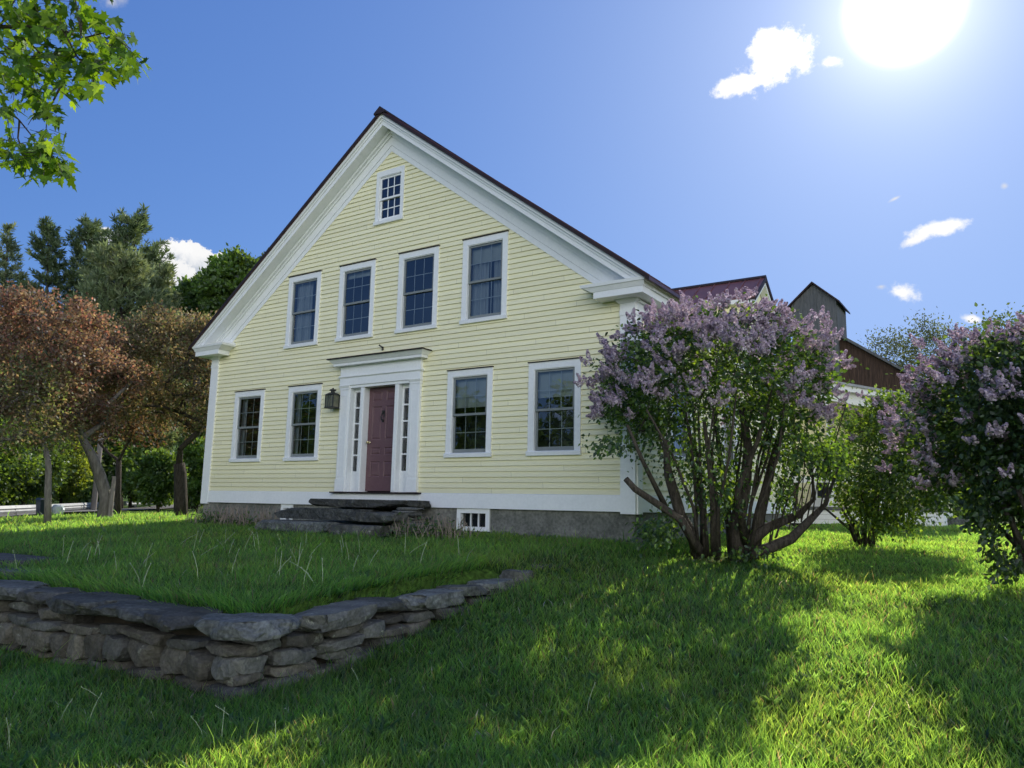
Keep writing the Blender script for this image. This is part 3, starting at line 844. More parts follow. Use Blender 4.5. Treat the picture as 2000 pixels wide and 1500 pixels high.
# capstones
caps = [(-.10,-7.52,.84,.60,.14,.06),(.03,-6.66,.48,.92,.15,.1),(-.06,-5.98,.44,.48,.10,-.12),(.0,-5.30,.42,.84,.15,.1),(-.05,-4.62,.38,.52,.11,-.1),(-.05,-4.02,.38,.62,.15,.14)]
for i, (x, y, lx, ly, lz, rz_) in enumerate(caps):
    stone('capstone', wall, (x, y, top_z(y)-lz*.42), (lx, ly*1.03, lz), 300+i, M['slab' if i != 1 else 'stone'], (random.uniform(-.03,.05), random.uniform(-.06,.03), rz_), rough=.2, pw=.22, seg=(12,12,5), flat_top=True)
xx = -.52
for i, L in enumerate((.52,.80,.95,.58,.86,.66,1.0,.8)):
    stone('capstone', wall, (xx-L/2, -7.60+random.uniform(-.03,.03), -.955+random.uniform(-.01,.012)), (L*.98, random.uniform(.48,.58), random.uniform(.08,.15)), 330+i, M['slab' if i % 3 else 'stone'], (random.uniform(-.04,.04), random.uniform(-.04,.04), random.uniform(-.09,.09)), rough=.2, pw=.22, seg=(13,9,5), flat_top=True)
    xx -= L
# rocks where the wall dies into the slope
t = props(stone('boulder', None, (-.02, -3.52, -.88), (.42, .50, .30), 400, M['stone'], (0,0,.3), rough=.16, seg=(7,7,5)), 'rounded grey boulder ending the dry-stone wall on the slope', 'boulder')
t = props(stone('boulder', None, (-.06, -2.92, -.80), (.34, .52, .22), 401, M['stone'], (0,0,-.2), rough=.12, seg=(7,7,5)), 'flat grey rock half sunk in the grass beyond the wall end', 'rock')
# flagstone at the left end of the upper lawn
props(stone('flagstone', None, (-7.0, -6.62, -.84), (2.6, .95, .12), 402, M['slab'], (0,0,.12), rough=.05, seg=(10,6,2), flat_top=True), 'large flat grey flagstone in the upper lawn at the left edge', 'flagstone')
props(stone('flagstone', None, (-5.4, -7.02, -.90), (1.6, .5, .12), 403, M['slab'], (0,0,.05), rough=.06, seg=(10,6,2), flat_top=True), 'narrow grey flagstone between the wall top and the larger slab', 'flagstone')

# front steps: each slab a stone of its own
steps = [((-5.52,-.50,.05),(2.6,.84,.15),(0,0,.0),'long top slab of the stone steps under the front door'),
 ((-6.15,-.92,-.17),(2.2,.80,.21),(0,0,.03),'thick dark middle slab on the left of the front steps'),
 ((-4.58,-.96,-.19),(1.1,.70,.17),(.03,0,-.12),'pale middle slab on the right of the front steps, tilted and pointed'),
 ((-6.40,-1.32,-.41),(1.95,.74,.20),(0,0,.03),'lowest left slab of the front steps, lying in the grass'),
 ((-4.95,-1.36,-.44),(1.15,.60,.19),(0,0,-.06),'lowest right slab of the front steps, grey and rounded'),
 ((-4.12,-.80,-.36),(.6,.5,.16),(0,.05,.3),'small wedge stone under the right end of the front steps')]
for i, (p, d_, r, lab) in enumerate(steps):
    props(stone('step_slab', None, p, d_, 420+i, M['slab' if i % 2 else 'stone'], r, rough=.10, seg=(26,8,4), pw=.06, flat_top=True, fac=(1.2,1.5)), lab, 'step', 'stone slabs of the front steps')
for i in range(9):
    y = -.25-.11*(i % 3); zz_ = -.02-.055*i
    props(stone('shim_stone', None, (-4.2+random.uniform(-.1,.1), -.62+random.uniform(-.25,.2), -.03-.06*(i//2)), (.5, .3, .05), 440+i, M['stone'], (0,0,random.uniform(-.4,.4)), rough=.12, seg=(6,4,2)), 'thin flat stone packed under the right end of the top step', 'stone', 'packing stones beside the steps')
props(stone('footing_stone', None, (-.55,-.12,-.60), (.75,.3,.09), 460, M['stone'], (0,0,.02), rough=.08), 'flat stone in the grass against the foundation near the right corner', 'stone')
props(stone('footing_stone', None, (-1.55,-.12,-.575), (.9,.28,.08), 461, M['stone'], (0,0,-.03), rough=.08), 'long flat stone lying along the foundation left of the corner stone', 'stone')
p = at(1858, 1014, 24.3)
props(stone('stone_step', None, (p.x, p.y, gz(p.x, p.y)+.17), (.95,.6,.32), 462, M['slab'], (0,0,.3), rough=.05), 'thick grey stone step at the right end of the porch', 'step')
p = at(1915, 1024, 21.0)
props(stone('paving_stone', None, (p.x, p.y, gz(p.x, p.y)+.03), (.8,.6,.06), 463, M['road'], (0,0,.1), rough=.04), 'pale flat paving stone in the sunlit grass beyond the right lilac', 'paving stone')

# ------------------------------------------------------------------ barn
barn = empty('barn', (-2.2, 33, -.7), 'weathered brown board barn with a tall grey cupola behind the porch', 'barn')
bx, by = -3.35, 31.4      # ridge x, gable plane y
def barnz(x): return 10.1-.72*abs(x-bx)
mb = MB(); pts = [(bx-5.6, -1), (bx+5.6, -1), (bx+5.6, barnz(bx+5.6)), (bx, barnz(bx)), (bx-5.6, barnz(bx-5.6))]
xs = np.arange(bx-5.6, bx+5.6, .2)
for i, x in enumerate(xs):
    x1 = x+.192; o = .012*((i*7) % 3)
    mb.poly([(x, by-o, -1), (x1, by-o, -1), (x1, by-o, barnz(x1)-.02), (x, by-o, barnz(x)-.02)])
mb.prism([(p_[0], p_[1]-.03) for p_ in pts], by+.03, by+14)
build('barn_wall', mb, M['barnwood'], barn)
mb = MB()
for s in (-1, 1):
    q = [(bx, barnz(bx)), (bx+s*6.0, barnz(bx+6.0)), (bx+s*6.0, barnz(bx+6.0)+.16), (bx, barnz(bx)+.16)]
    mb.prism(q if s > 0 else q[::-1], by-.35, by+14.2)
build('barn_roof', mb, M['greywood'], barn)
cx, cw, cy0 = -3.48, 1.17, 31.0
mb = MB(); cz = 11.28
for i in range(14):
    x = cx-cw+i*2*cw/14; x1 = x+2*cw/14-.01; o = .012*((i*5) % 3)
    zt = lambda v: cz+.92*(cw-abs(v-cx))*.98
    mb.poly([(x, cy0-o, 7.2), (x1, cy0-o, 7.2), (x1, cy0-o, zt(x1)), (x, cy0-o, zt(x))])
mb.prism([(cx-cw, 7.2), (cx+cw, 7.2), (cx+cw, cz-.03), (cx, cz+.92*cw-.05), (cx-cw, cz-.03)], cy0+.03, cy0+2.6)
cup = build('cupola', mb, M['greywood'], barn)
mb = MB()
for s in (-1, 1):
    q = [(cx, cz+.92*cw), (cx+s*(cw+.2), cz-.92*.2), (cx+s*(cw+.2), cz-.92*.2+.1), (cx, cz+.92*cw+.1)]
    mb.prism(q if s > 0 else q[::-1], cy0-.22, cy0+2.8)
build('cupola_roof', mb, M['roof_edge'], cup)

# ------------------------------------------------------------------ roadside things
def rail_pt(u, v, t): p = at(u, v, t); return p
t = empty('guardrail', at(60, 1000, 29), 'pale steel guardrail on posts along the far side of the road', 'guardrail')
rp = [at(-140, 1003, 20), at(-20, 998, 25), at(60, 994, 28.5), at(150, 989, 36), at(210, 985, 45), at(300, 980.5, 62)]
mb = MB()
for a, b in zip(rp[:-1], rp[1:]):
    n_ = (b-a).cross(Vector((0,0,1))).normalized()
    for z0, z1, off0, off1 in ((-.15,-.05,.0,.05),(-.05,.0,.05,.0),(.0,.05,.0,.05),(.05,.15,.05,.0)):
        p0, p1 = a+n_*off0, b+n_*off0; q0, q1 = a+n_*off1, b+n_*off1
        mb.quad((p0.x,p0.y,p0.z+z0),(p1.x,p1.y,p1.z+z0),(q1.x,q1.y,q1.z+z1),(q0.x,q0.y,q0.z+z1))
build('rail', mb, M['galv'], t)
for a, b in zip(rp[:-1], rp[1:]):
    for k in (0.1, .55):
        p = a.lerp(b, k)
        build('post', MB().box(p.x-.18, p.x-.06, p.y-.02, p.y+.1, gz(p.x,p.y)-.1, p.z+.12), M['pole'], t)
p = at(82, 1000, 27)
t = empty('wheeled_bin', (p.x, p.y, gz(p.x,p.y)+.06), 'dark plastic bin standing at the roadside left of the peeling trunk', 'bin')
g0 = gz(p.x,p.y)+.06
build('bin_body', MB().frus(p.x-.13,p.x+.13,p.y-.13,p.y+.13,g0,p.x-.17,p.x+.17,p.y-.17,p.y+.17,g0+.5), M['plastic'], t)
build('bin_lid', MB().frus(p.x-.19,p.x+.19,p.y-.19,p.y+.19,g0+.5,p.x-.14,p.x+.14,p.y-.14,p.y+.14,g0+.56), M['plastic'], t)
p = at(113, 998, 27.5)
props(stone('rubbish_bag', None, (p.x,p.y,gz(p.x,p.y)+.22), (.42,.4,.36), 480, M['bag'], rough=.22, pw=.8), 'pale lumpy plastic bag at the roadside beside the dark bin', 'bag')
p = at(214, 1013, 20.4)
props(build('wooden_post', MB().tube([(p.x,p.y,gz(p.x,p.y)-.2),(p.x+.01,p.y,gz(p.x,p.y)+.6),(p.x,p.y+.01,p.z+1.12)], [.06,.055,.05], 8), M['pole']), 'short round wooden post beside the leaning crabapple trunk', 'post')
p = at(182, 1000, 38)
t = empty('utility_pole', (p.x,p.y,gz(p.x,p.y)), 'tall grey wooden utility pole beyond the road', 'utility pole')
zg = gz(p.x,p.y)
build('pole', MB().tube([(p.x,p.y,zg-.3),(p.x,p.y,zg+8.5)], [.14,.10], 8), M['pole'], t)
build('crossarm', MB().box(p.x-1,p.x+1,p.y-.05,p.y+.05,zg+7.8,zg+7.95), M['pole'], t)

# ------------------------------------------------------------------ plants: lilacs
def tree_obj(root, trunk_mb, leafV, leafF, colr, leaf_m, bark, names=('trunk','crown')):
    build(names[0], trunk_mb, bark, root, smooth=True)
    me = np_mesh(names[1], leafV-np.array(root.location), [leafF], colr)
    return mesh_obj(names[1], me, leaf_m, root)

def panicle(rng, L=.17, R=.05, n=70, pal=((.55,.44,.53),(.63,.52,.59),(.45,.36,.46),(.74,.66,.70),(.40,.32,.36)), cones=3):
    """a head of two or three cones of tiny four-petal florets pointing +Z; returns a mesh"""
    Vs, Cs, Fs, off = [], [], [], 0
    for ci in range(cones):
        f = rng.random(n)**.8; rr = R*(1-f*.8)*(.55+.5*rng.random(n)); th = rng.random(n)*6.283
        P = np.stack([rr*np.cos(th), rr*np.sin(th), f*L*(1-.2*(ci > 0))], 1)
        outn = unit(np.stack([np.cos(th), np.sin(th), .3+.7*f], 1)+rng.normal(size=(n,3))*.35)
        if ci:
            a_ = 2.4*ci+rng.random(); ax = Vector((math.cos(a_)*.75, math.sin(a_)*.75, .75))
            Rm = np.array(ax.to_track_quat('Z','Y').to_matrix())
            P = P@Rm.T+np.array([math.cos(a_)*R*.6, math.sin(a_)*R*.6, 0]); outn = outn@Rm.T
        a = unit(np.cross(outn, rng.normal(size=(n,3)))); b = np.cross(outn, a); s = .012+.006*rng.random((n,1))
        Vs.append(np.stack([P-a*s-b*s*.3, P-b*s+a*s*.3+outn*.003, P+a*s+b*s*.3, P+b*s-a*s*.3+outn*.003], 1).reshape(-1,3))
        k = np.arange(n)*4+off; off += n*4
        Fs.append(np.stack([k,k+1,k+2,k+3],1)); Cs.append(leafcol(n, pal, rng, 4, .12))
    return np_mesh('flower_cluster', np.concatenate(Vs), [np.concatenate(Fs)], np.concatenate(Cs))

def lilac(name, base, center, rad, label, rng, stems, n_clump, per, leaf, n_flow, flow_low, pal, extra=None, keep=None, fl_scale=1.0, zmin=-.65, inner=.45, spread=.2, core=0):
    root = empty(name, base, label, 'lilac')
    C = clumps(center, rad, n_clump, rng, inner=inner, keep=keep, zmin=zmin)
    if core: C = np.concatenate([C, clumps(center, np.array(rad)*.6, core, rng, inner=.1, zmin=-1, power=1)])
    mb = MB(); starts = []
    # each clump goes to the stem whose foot is nearest in bearing
    for pts, radii in stems:
        starts.append((pts, [r_*.86 for r_ in radii]))
    groups = [[] for _ in stems]
    for c in C:
        j = min(range(len(stems)), key=lambda k: (Vector(c)-Vector(stems[k][0][-1])).length)
        groups[j].append(c)
    for (pts, radii), g in zip(starts, groups):
        s = skeleton(pts, radii, g, rng, tip_r=.0055, exp=.40, wob=.10)
        n0 = len(mb.v); mb.v += s.v; mb.f += [tuple(i+n0 for i in f) for f in s.f]
    build('stems', mb, M['bark'], root, smooth=True)
    P = leaves_around(C, per, spread, rng, .8)
    if extra is not None: P = np.concatenate([P, extra])
    out = unit(P-np.array(center))
    V, Fq = heart_leaves(P, leaf, rng, out)
    me = np_mesh('foliage', V-np.array(base), [Fq], leafcol(len(P), pal, rng, 6))
    mesh_obj('foliage', me, M['leafshiny'], root)
    # flowers on the outer shell
    variants = [panicle(rng, .17*fl_scale*s, .052*fl_scale*s, int(72*s), cones=c_) for s, c_ in ((.85,3),(.95,2),(1.0,3),(1.1,3),(1.2,2))]
    for v in variants: v.materials.append(M['petal'])
    spots = []
    c0, r0 = np.array(center), np.array(rad)
    while len(spots) < n_flow:
        v = rng.normal(size=3); v /= np.linalg.norm(v)
        if v[2] < flow_low: continue
        if rng.random() > .25+.9*max(0, (v[2]-flow_low)/(1-flow_low)): continue
        p = c0+v*r0*(1.0+.11*rng.normal())
        if keep is not None and not keep(p): continue
        if mnoise.noise(Vector(p)*1.1+Vector((3,1,7))) < -.28: continue
        spots.append((p, v))
    campos = np.array(CAM)
    spots.sort(key=lambda s: np.linalg.norm(s[0]-campos))
    def tri(v):   # each shoot carries two or three cones
        return Vector((v[0]*.5, v[1]*.5, .75))
    big = spots[:100]; rest = spots[100:]
    for p, v in big:
        o = bpy.data.objects.new('flower_cluster', variants[int(rng.integers(0, 5))]); COL.objects.link(o)
        o.parent = root; o.location = Vector(p)-Vector(base)
        d = tri(v)+Vector(rng.normal(size=3)*.28)
        o.rotation_euler = d.to_track_quat('Z', 'Y').to_euler()
    if rest:
        Vs, Fs, Cs, off = [], [], [], 0
        for p, v in rest:
            src = variants[int(rng.integers(0, 5))]
            n_ = len(src.vertices); co = np.empty(n_*3, np.float32); src.vertices.foreach_get('co', co); co = co.reshape(-1,3)
            cc = np.empty(n_*4, np.float32); src.color_attributes['Col'].data.foreach_get('color', cc)
            d = tri(v)+Vector(rng.normal(size=3)*.28)
            Rm = np.array(d.to_track_quat('Z','Y').to_matrix())
            Vs.append(co@Rm.T+np.array(p)-np.array(base)); k = np.arange(n_//4)*4+off
            Fs.append(np.stack([k,k+1,k+2,k+3],1)); Cs.append(cc.reshape(-1,4)[:, :3]); off += n_
        me = np_mesh('flowers', np.concatenate(Vs), [np.concatenate(Fs)], np.concatenate(Cs))
        props(mesh_obj('flowers', me, M['petal'], root), kind='stuff')
    return root

LP = ((.05,.105,.024),(.065,.135,.028),(.09,.18,.03),(.04,.08,.026),(.15,.25,.04))
LP3 = ((.04,.08,.028),(.05,.10,.03),(.065,.125,.032),(.035,.065,.028),(.09,.16,.04))
LP2 = ((.07,.13,.03),(.09,.165,.035),(.12,.21,.04),(.06,.11,.03),(.18,.28,.05))
rng = np.random.default_rng(11)
B1 = Vector((1.35, -.15, gz(1.35,-.15)))
def W(u, v, t): return at(u, v, t)
def S(*pts): return [at(*p) for p in pts]
stems1 = [
 (S((1365,1090,11.5),(1350,1040,11.5),(1322,990,11.4),(1305,930,11.4),(1300,860,11.3)), [.10,.09,.075,.07,.05]),
 (S((1380,1090,11.6),(1372,1000,11.7),(1352,900,11.8),(1345,830,11.9)), [.07,.055,.04,.03]),
 (S((1445,1095,11.6),(1440,1020,11.6),(1455,950,11.6),(1462,880,11.6),(1450,800,11.6)), [.17,.14,.11,.08,.06]),
 (S((1470,1090,11.7),(1485,1000,11.7),(1510,900,11.8),(1535,810,11.9)), [.12,.10,.075,.05]),
 (S((1430,1090,11.8),(1420,980,12.1),(1405,880,12.2),(1395,800,12.2)), [.08,.06,.045,.035]),
 (S((1462,1085,11.5),(1500,1072,11.4),(1545,1052,11.4),(1580,1018,11.5),(1612,985,11.7),(1640,905,11.9)), [.12,.10,.09,.07,.04,.012]),
 (S((1450,1070,11.6),(1500,1030,11.6),(1560,1005,11.7),(1590,975,11.8),(1584,895,11.8)), [.11,.085,.07,.035,.012]),
 (S((1365,1075,11.4),(1330,1015,11.3),(1285,985,11.2),(1240,955,11.1),(1222,935,11.1)), [.09,.075,.06,.055,.05]),
 (S((1300,990,11.3),(1255,900,11.1),(1225,830,11.0)), [.05,.035,.025]),
 (S((1400,1092,11.4),(1395,1000,11.2),(1385,900,11.1),(1375,820,11.0)), [.055,.045,.035,.03]),
 (S((1455,1060,11.5),(1440,960,11.2),(1480,860,11.0),(1500,790,10.9)), [.07,.05,.04,.03]),
]
for k_ in range(14):
    u0 = 1500+110*rng.random(); v0 = 1060-.62*(u0-1500); u2 = u0+30+rng.normal()*35
    stems1.append((S((u0,v0,11.5),(u0+12+rng.normal()*8,v0-70,11.55),(u2,v0-150-60*rng.random(),11.6+rng.normal()*.2)), [.013,.010,.006]))
for k_ in range(16):
    u0 = 1345+135*rng.random(); u2 = 1405+(u0-1410)*(1.6+1.6*rng.random())+rng.normal()*25; dt = rng.normal()*.45
    stems1.append((S((u0,1085,11.6+dt*.3),(u0*.8+u2*.2+rng.normal()*6,990,11.6+dt*.6),(u0*.45+u2*.55+rng.normal()*8,890,11.6+dt),(u2,800,11.6+dt*1.3)), [.034,.028,.022,.016]))
# basal sprouts
ex = []
for u0, v0, t0, su, sv, n_ in ((1415,960,11.8,45,75,900),(1375,930,11.7,50,80,700),(1530,960,11.9,22,45,420),(1455,1080,11.5,60,16,260),(1270,1040,11.3,28,25,300),(1300,1035,11.4,25,35,350),(1330,880,11.6,70,60,600),(1500,880,11.9,60,50,450),(1600,880,12.2,40,50,500),(1190,870,11.0,35,18,220),(1590,880,11.6,45,40,500),(1640,900,11.7,25,45,250),(1545,900,11.6,25,40,250)):
    for _ in range(n_):
        p = at(u0+rng.normal()*su*.6, v0+rng.normal()*sv*.55, t0+rng.normal()*.5)
        if p.z > gz(p.x, p.y)+.03: ex.append(tuple(p))
c1 = at(1388, 754, 11.75)
lilac('lilac_bush', B1, c1, (1.78,1.38,1.14), 'big old lilac bush with many bare crooked trunks and mauve bloom at the house corner', rng, stems1, 290, 50, 0.068, 400, -.5, LP, np.array(ex), None, 1.1, zmin=-.8, spread=.15, inner=.3)

rng = np.random.default_rng(12)
B2 = Vector((2.62, 5.2, gz(2.62,5.2)))
st2 = []
for k in range(11):
    a = k*.62; d = .25+.1*(k % 3)
    st2.append(([B2+Vector((.12*math.cos(a), .12*math.sin(a), -.05)), B2+Vector((.25*math.cos(a), .25*math.sin(a), .3)), B2+Vector((d*1.8*math.cos(a), d*1.8*math.sin(a), .8))], [.05,.035,.022]))
lilac('lilac_bush', B2, at(1742, 908, 14.8), (1.10,1.0,1.34), 'middle lilac bush, smaller and mostly green, in front of the white porch', rng, st2, 210, 62, .072, 44, .05, LP2, None, None, .95, zmin=-.97, spread=.15, core=45)

rng = np.random.default_rng(13)
B3 = Vector((5.6, -.25, gz(5.6,-.25)))
st3 = []
for k in range(12):
    a = k*.55; d = .2+.12*(k % 3)
    st3.append(([B3+Vector((.2*math.cos(a), .2*math.sin(a), -.05)), B3+Vector((.35*math.cos(a), .35*math.sin(a), .5)), B3+Vector((d*2.2*math.cos(a), d*2.2*math.sin(a), 1.2))], [.05,.04,.028]))
lilac('lilac_bush', B3, at(2085, 838, 9.5), (1.78,1.4,1.24), 'dense dark lilac bush cut by the right edge of the photo', rng, st3, 340, 82, 0.072, 400, -.75, LP3, np.array([tuple(at(u_+rng.normal()*14, v_+rng.normal()*16, 9.3+rng.normal()*.2)) for u_, v_ in ((1935,1040),(1945,1085),(1925,1000),(1960,1120),(1990,1100),(1905,1010)) for _ in range(110)]), None, 1.05, zmin=-.98, spread=.17, core=120)

# round clipped shrub beyond the porch
rng = np.random.default_rng(14)
p = at(1868, 975, 26.5); b = Vector((p.x, p.y, gz(p.x,p.y)))
root = empty('shrub', b, 'round clipped green shrub beside the right end of the porch', 'shrub')
C = clumps((b.x,b.y,b.z+.85), (.62,.62,.85), 110, rng, inner=.5, zmin=-.9)
P = leaves_around(C, 60, .13, rng); V, Fq = rhomb_leaves(P, .07, rng)
tree_obj(root, skeleton([b, b+Vector((0,0,.4))], [.05,.04], C[:40], rng), V, Fq, leafcol(len(P), LP, rng, 4), M['leaf'], M['bark'], ('stems','foliage'))

# perennial clumps against the foundation
def perennial(x0, x1, y, label, seed, green, hs=1.0):
    rng = np.random.default_rng(seed); xm = (x0+x1)/2
    root = empty('perennial_clump', (xm, y, gz(xm,y)), label, 'plant')
    mb = MB()
    for i in range(int((x1-x0)*70)):
        x = rng.uniform(x0, x1); yy = y+rng.normal()*.16; g = gz(x,yy); h = rng.uniform(.28,.62)*hs
        l = rng.normal(size=2)*.08
        mb.tube([(x,yy,g),(x+l[0]*.4,yy+l[1]*.4,g+h*.5),(x+l[0],yy+l[1],g+h)], [.0085,.007,.004], 3, cap=False)
    build('dry_stalks', mb, M['drystalk'], root)
    P = []
    for cx_, n_, hh in green:
        for _ in range(n_):
            P.append((cx_+rng.normal()*.18, y+rng.normal()*.15, gz(cx_,y)+abs(rng.normal())*hh+.05))
    P = np.array(P); V, Fq = rhomb_leaves(P, .075, rng, droop=-.3, aspect=.4)
    me = np_mesh('leaves', V-np.array(root.location), [Fq], leafcol(len(P), ((.05,.11,.035),(.07,.14,.04),(.04,.09,.03)), rng, 4))
    mesh_obj('leaves', me, M['leaf'], root)
M['drystalk'] = surf('dry_brown_stalks', (.17,.14,.115), (.34,.28,.23), 9, .9)
perennial(-11.0,-8.3,-.55,'clump of dry brown stalks with green shoots against the left foundation', 31, ((-10.6,300,.13),(-10.1,180,.13),(-9.3,140,.12),(-8.6,60,.10)), .8)
perennial(-4.25,-2.6,-1.15,'clump of dry brown stalks with green shoots right of the front steps', 32, ((-4.0,170,.13),(-3.5,200,.14),(-3.0,120,.14),(-2.75,60,.12)), .72)

# ------------------------------------------------------------------ trees on the left
def decid(name, base, trunk, radii, center, rad, label, seed, n_clump, per, leaf, pal, lm='leaf', bark='bark', spread=.3, inner=.4, zmin=-.6, cat='tree', keep=None, group=None, aspect=.6, flat=.8):
    rng = np.random.default_rng(seed)
    root = empty(name, base, label, cat, group)
    C = clumps(center, rad, n_clump, rng, inner=inner, zmin=zmin, keep=keep)
    mb = skeleton(trunk, radii, C, rng, tip_r=.014, exp=.44, wob=.1)
    P = leaves_around(C, per, spread, rng, flat)
    out = unit(P-np.array(center))
    V, Fq = rhomb_leaves(P, leaf, rng, out, aspect=aspect)
    # clump-wise light and dark
    cl = np.repeat(1+.22*rng.normal(size=(len(C),1)), per, 0)
    col = leafcol(len(P), pal, rng, 1)*np.clip(cl, .5, 1.6)
    return tree_obj(root, mb, V, Fq, np.repeat(col, 4, 0), M[lm], M[bark])
RED = ((.21,.125,.095),(.18,.12,.08),(.25,.17,.12),(.15,.10,.075),(.19,.18,.085),(.30,.14,.11),(.30,.24,.15),(.24,.19,.14))
RED2 = ((.19,.14,.085),(.18,.155,.08),(.23,.19,.10),(.15,.12,.075),(.17,.19,.08),(.13,.18,.06),(.26,.23,.13))
def groundpt(u, v, t): p = at(u, v, t); return Vector((p.x, p.y, gz(p.x,p.y)))
b = groundpt(203, 1012, 20.6)
tr = [b+Vector((0,0,-.1)), b+Vector((.02,0,.6)), at(196,930,20.6), at(180,890,20.5), at(160,855,20.4)]
decid('crabapple_tree', b, tr, [.19,.17,.15,.12,.09], at(62,722,20.3), (2.35,2.6,1.95), 'bronze-leaved crabapple with a leaning grey trunk, left of the house', 51, 190, 210, .085, RED, 'leafred', 'barkpale', spread=.175, zmin=-.72, inner=.5)
b = groundpt(355, 1008, 24)
tr = [b+Vector((0,0,-.1)), at(353,970,24), at(352,925,24), at(350,905,24)]
decid('crabapple_tree', b, tr, [.22,.20,.19,.17], at(335,738,24.2), (2.25,2.4,2.1), 'bronze-green crabapple with a thick dark forked trunk, nearest the house corner', 52, 180, 210, .095, RED2, 'leafred', 'bark', spread=.19, zmin=-.75, inner=.5)
b = groundpt(95, 1016, 18.6)
tr = [b+Vector((0,0,-.1)), at(94,960,18.6), at(95,910,18.6), at(90,880,18.6)]
decid('crabapple_tree', b, tr, [.085,.08,.07,.06], at(-20,790,18.4), (1.7,2.0,1.2), 'slender tree with peeling pale bark at the far left of the lawn', 53, 80, 120, .085, RED2+((.15,.22,.06),(.2,.24,.07)), 'leafred', 'barkpale', spread=.24, zmin=-.8)
b = groundpt(232, 1004, 27)
tr = [b+Vector((0,0,-.1)), at(230,960,27), at(232,900,27)]
decid('crabapple_tree', b, tr, [.12,.11,.09], at(215,790,27), (1.9,2.0,1.75), 'dark bronze crabapple standing between and behind the two larger ones', 54, 90, 200, .095, ((.15,.08,.05),(.12,.09,.05),(.17,.12,.06),(.12,.13,.05)), 'leafred', 'bark', spread=.26, zmin=-.75)

# pines
def pine(label, base, top, width, seed, start=.3, dens=1.0, pal=((.10,.15,.07),(.125,.18,.08),(.155,.21,.095),(.08,.12,.06)), lean=0, group=None, irregular=.35, shape=.75, tuft=.42, droop=.0):
    rng = np.random.default_rng(seed); base = Vector(base); top = Vector(top); H = (top-base).length
    root = empty('pine_tree', base, label, 'pine tree', group)
    mb = MB(); npt = 9
    tp = [base.lerp(top, i/(npt-1))+Vector((rng.normal(),rng.normal(),0))*.12*(0 < i < npt-1) for i in range(npt)]
    mb.tube(tp, [H*.011*(1-.92*i/(npt-1))+.02 for i in range(npt)], 7)
    T, D, Sz = [], [], []
    z = start; step = .55/H
    while z < .995:
        f = (z-start)/(1-start)
        prof = width*((1-f)**shape)*(min(1, .45+2.2*f))+.25
        nb = int(rng.integers(4, 7)*dens+.5)
        for k in range(nb):
            L = prof*(1-irregular*rng.random()*1.6)
            if L < .2: continue
            a = rng.random()*6.283; o = base.lerp(top, z)
            el = .15+.45*f+rng.normal()*.12-droop
            d = Vector((math.cos(a)*math.cos(el), math.sin(a)*math.cos(el), math.sin(el)))
            pts = [o+d*L*q+Vector((0,0,(.10*L*q*q-.06*L*math.sin(q*3.1)))) for q in (0,.35,.7,1)]
            mb.tube(pts, [.012+.012*L,.01+.008*L,.012,.006], 4, cap=False)
            nt_ = max(4, int(L*11))
            for _ in range(nt_):
                q = .25+.78*rng.random(); i = min(2, int(q*3)); p = pts[i].lerp(pts[i+1], min(1, q*3-i)) if q < 1 else pts[3]
                side = Vector((-math.sin(a), math.cos(a), 0))*rng.normal()*.22*L*(1.15-q)
                p = p+side+Vector((0,0,rng.normal()*.07))
                T.append(tuple(p)); dd = d*.7+side.normalized()*.5*rng.random()+Vector((0,0,.55)); D.append(tuple(dd)); Sz.append(tuft*(.7+.5*rng.random()))
        z += step*(.75+.5*rng.random())
    T, D, Sz = np.array(T), unit(np.array(D)), np.array(Sz)
    nn = 7; n = len(T)
    P = np.repeat(T, nn, 0); d = unit(np.repeat(D, nn, 0)+rng.normal(size=(n*nn,3))*.62); L = np.repeat(Sz, nn)[:, None]*(.7+.6*rng.random((n*nn,1)))
    s = unit(np.cross(d, rng.normal(size=(n*nn,3))))*L*.085
    V = np.stack([P-s*.4, P+d*L*.55-s, P+d*L, P+d*L*.55+s], 1).reshape(-1,3)
    k = np.arange(n*nn)*4
    col = np.repeat(leafcol(n, pal, rng, nn), 4, 0)
    return tree_obj(root, mb, V, np.stack([k,k+1,k+2,k+3],1), col, M['needle'], M['bark'])
def far(u, v, t): p = at(u, v, t); return p
def pine_px(label, u, vtop, t, wpx, seed, ubase=None, **kw):
    top = at(u, vtop, t); bp = at(ubase or u, 985, t); base = (bp.x, bp.y, gz(bp.x,bp.y))
    pine(label, base, top, wpx/F_PX*t, seed, **kw)
PP = ((.17,.22,.115),(.205,.25,.13),(.145,.19,.10),(.23,.27,.15))
pine_px('tallest broad pine, dark and full, left of the house roof', 258, 424, 56, 128, 61, start=.15, dens=2.0, shape=.36)
pine_px('dark narrow pine with tiered gaps, second from the left edge', 93, 433, 60, 100, 62, start=.15, dens=1.5, shape=.6, irregular=.42)
pine_px('thin wispy pine at the left edge with bare upper branches', 14, 436, 58, 90, 63, start=.25, dens=1.1, irregular=.5, pal=PP)
pine_px('dark pine between the tiered pine and the tallest pine', 172, 440, 62, 92, 64, start=.15, dens=1.7, shape=.36)
pine_px('lighter grey-green pine in front of the tallest pine, its lower trunk bare', 236, 505, 46, 140, 65, start=.40, dens=1.6, pal=PP, shape=.42)
pine_px('pine leaning right of the tallest pine, light green and feathery', 312, 515, 50, 85, 66, start=.25, dens=1.5, pal=PP, shape=.6)
pine_px('small pine top between the two green maples behind the roof edge', 383, 536, 66, 40, 67, start=.3)
pine_px('short dark pine low at the left edge behind the crabapples', 48, 560, 50, 70, 68, start=.1, dens=1.2)
GR = ((.09,.165,.035),(.115,.20,.04),(.14,.24,.045),(.075,.13,.035))
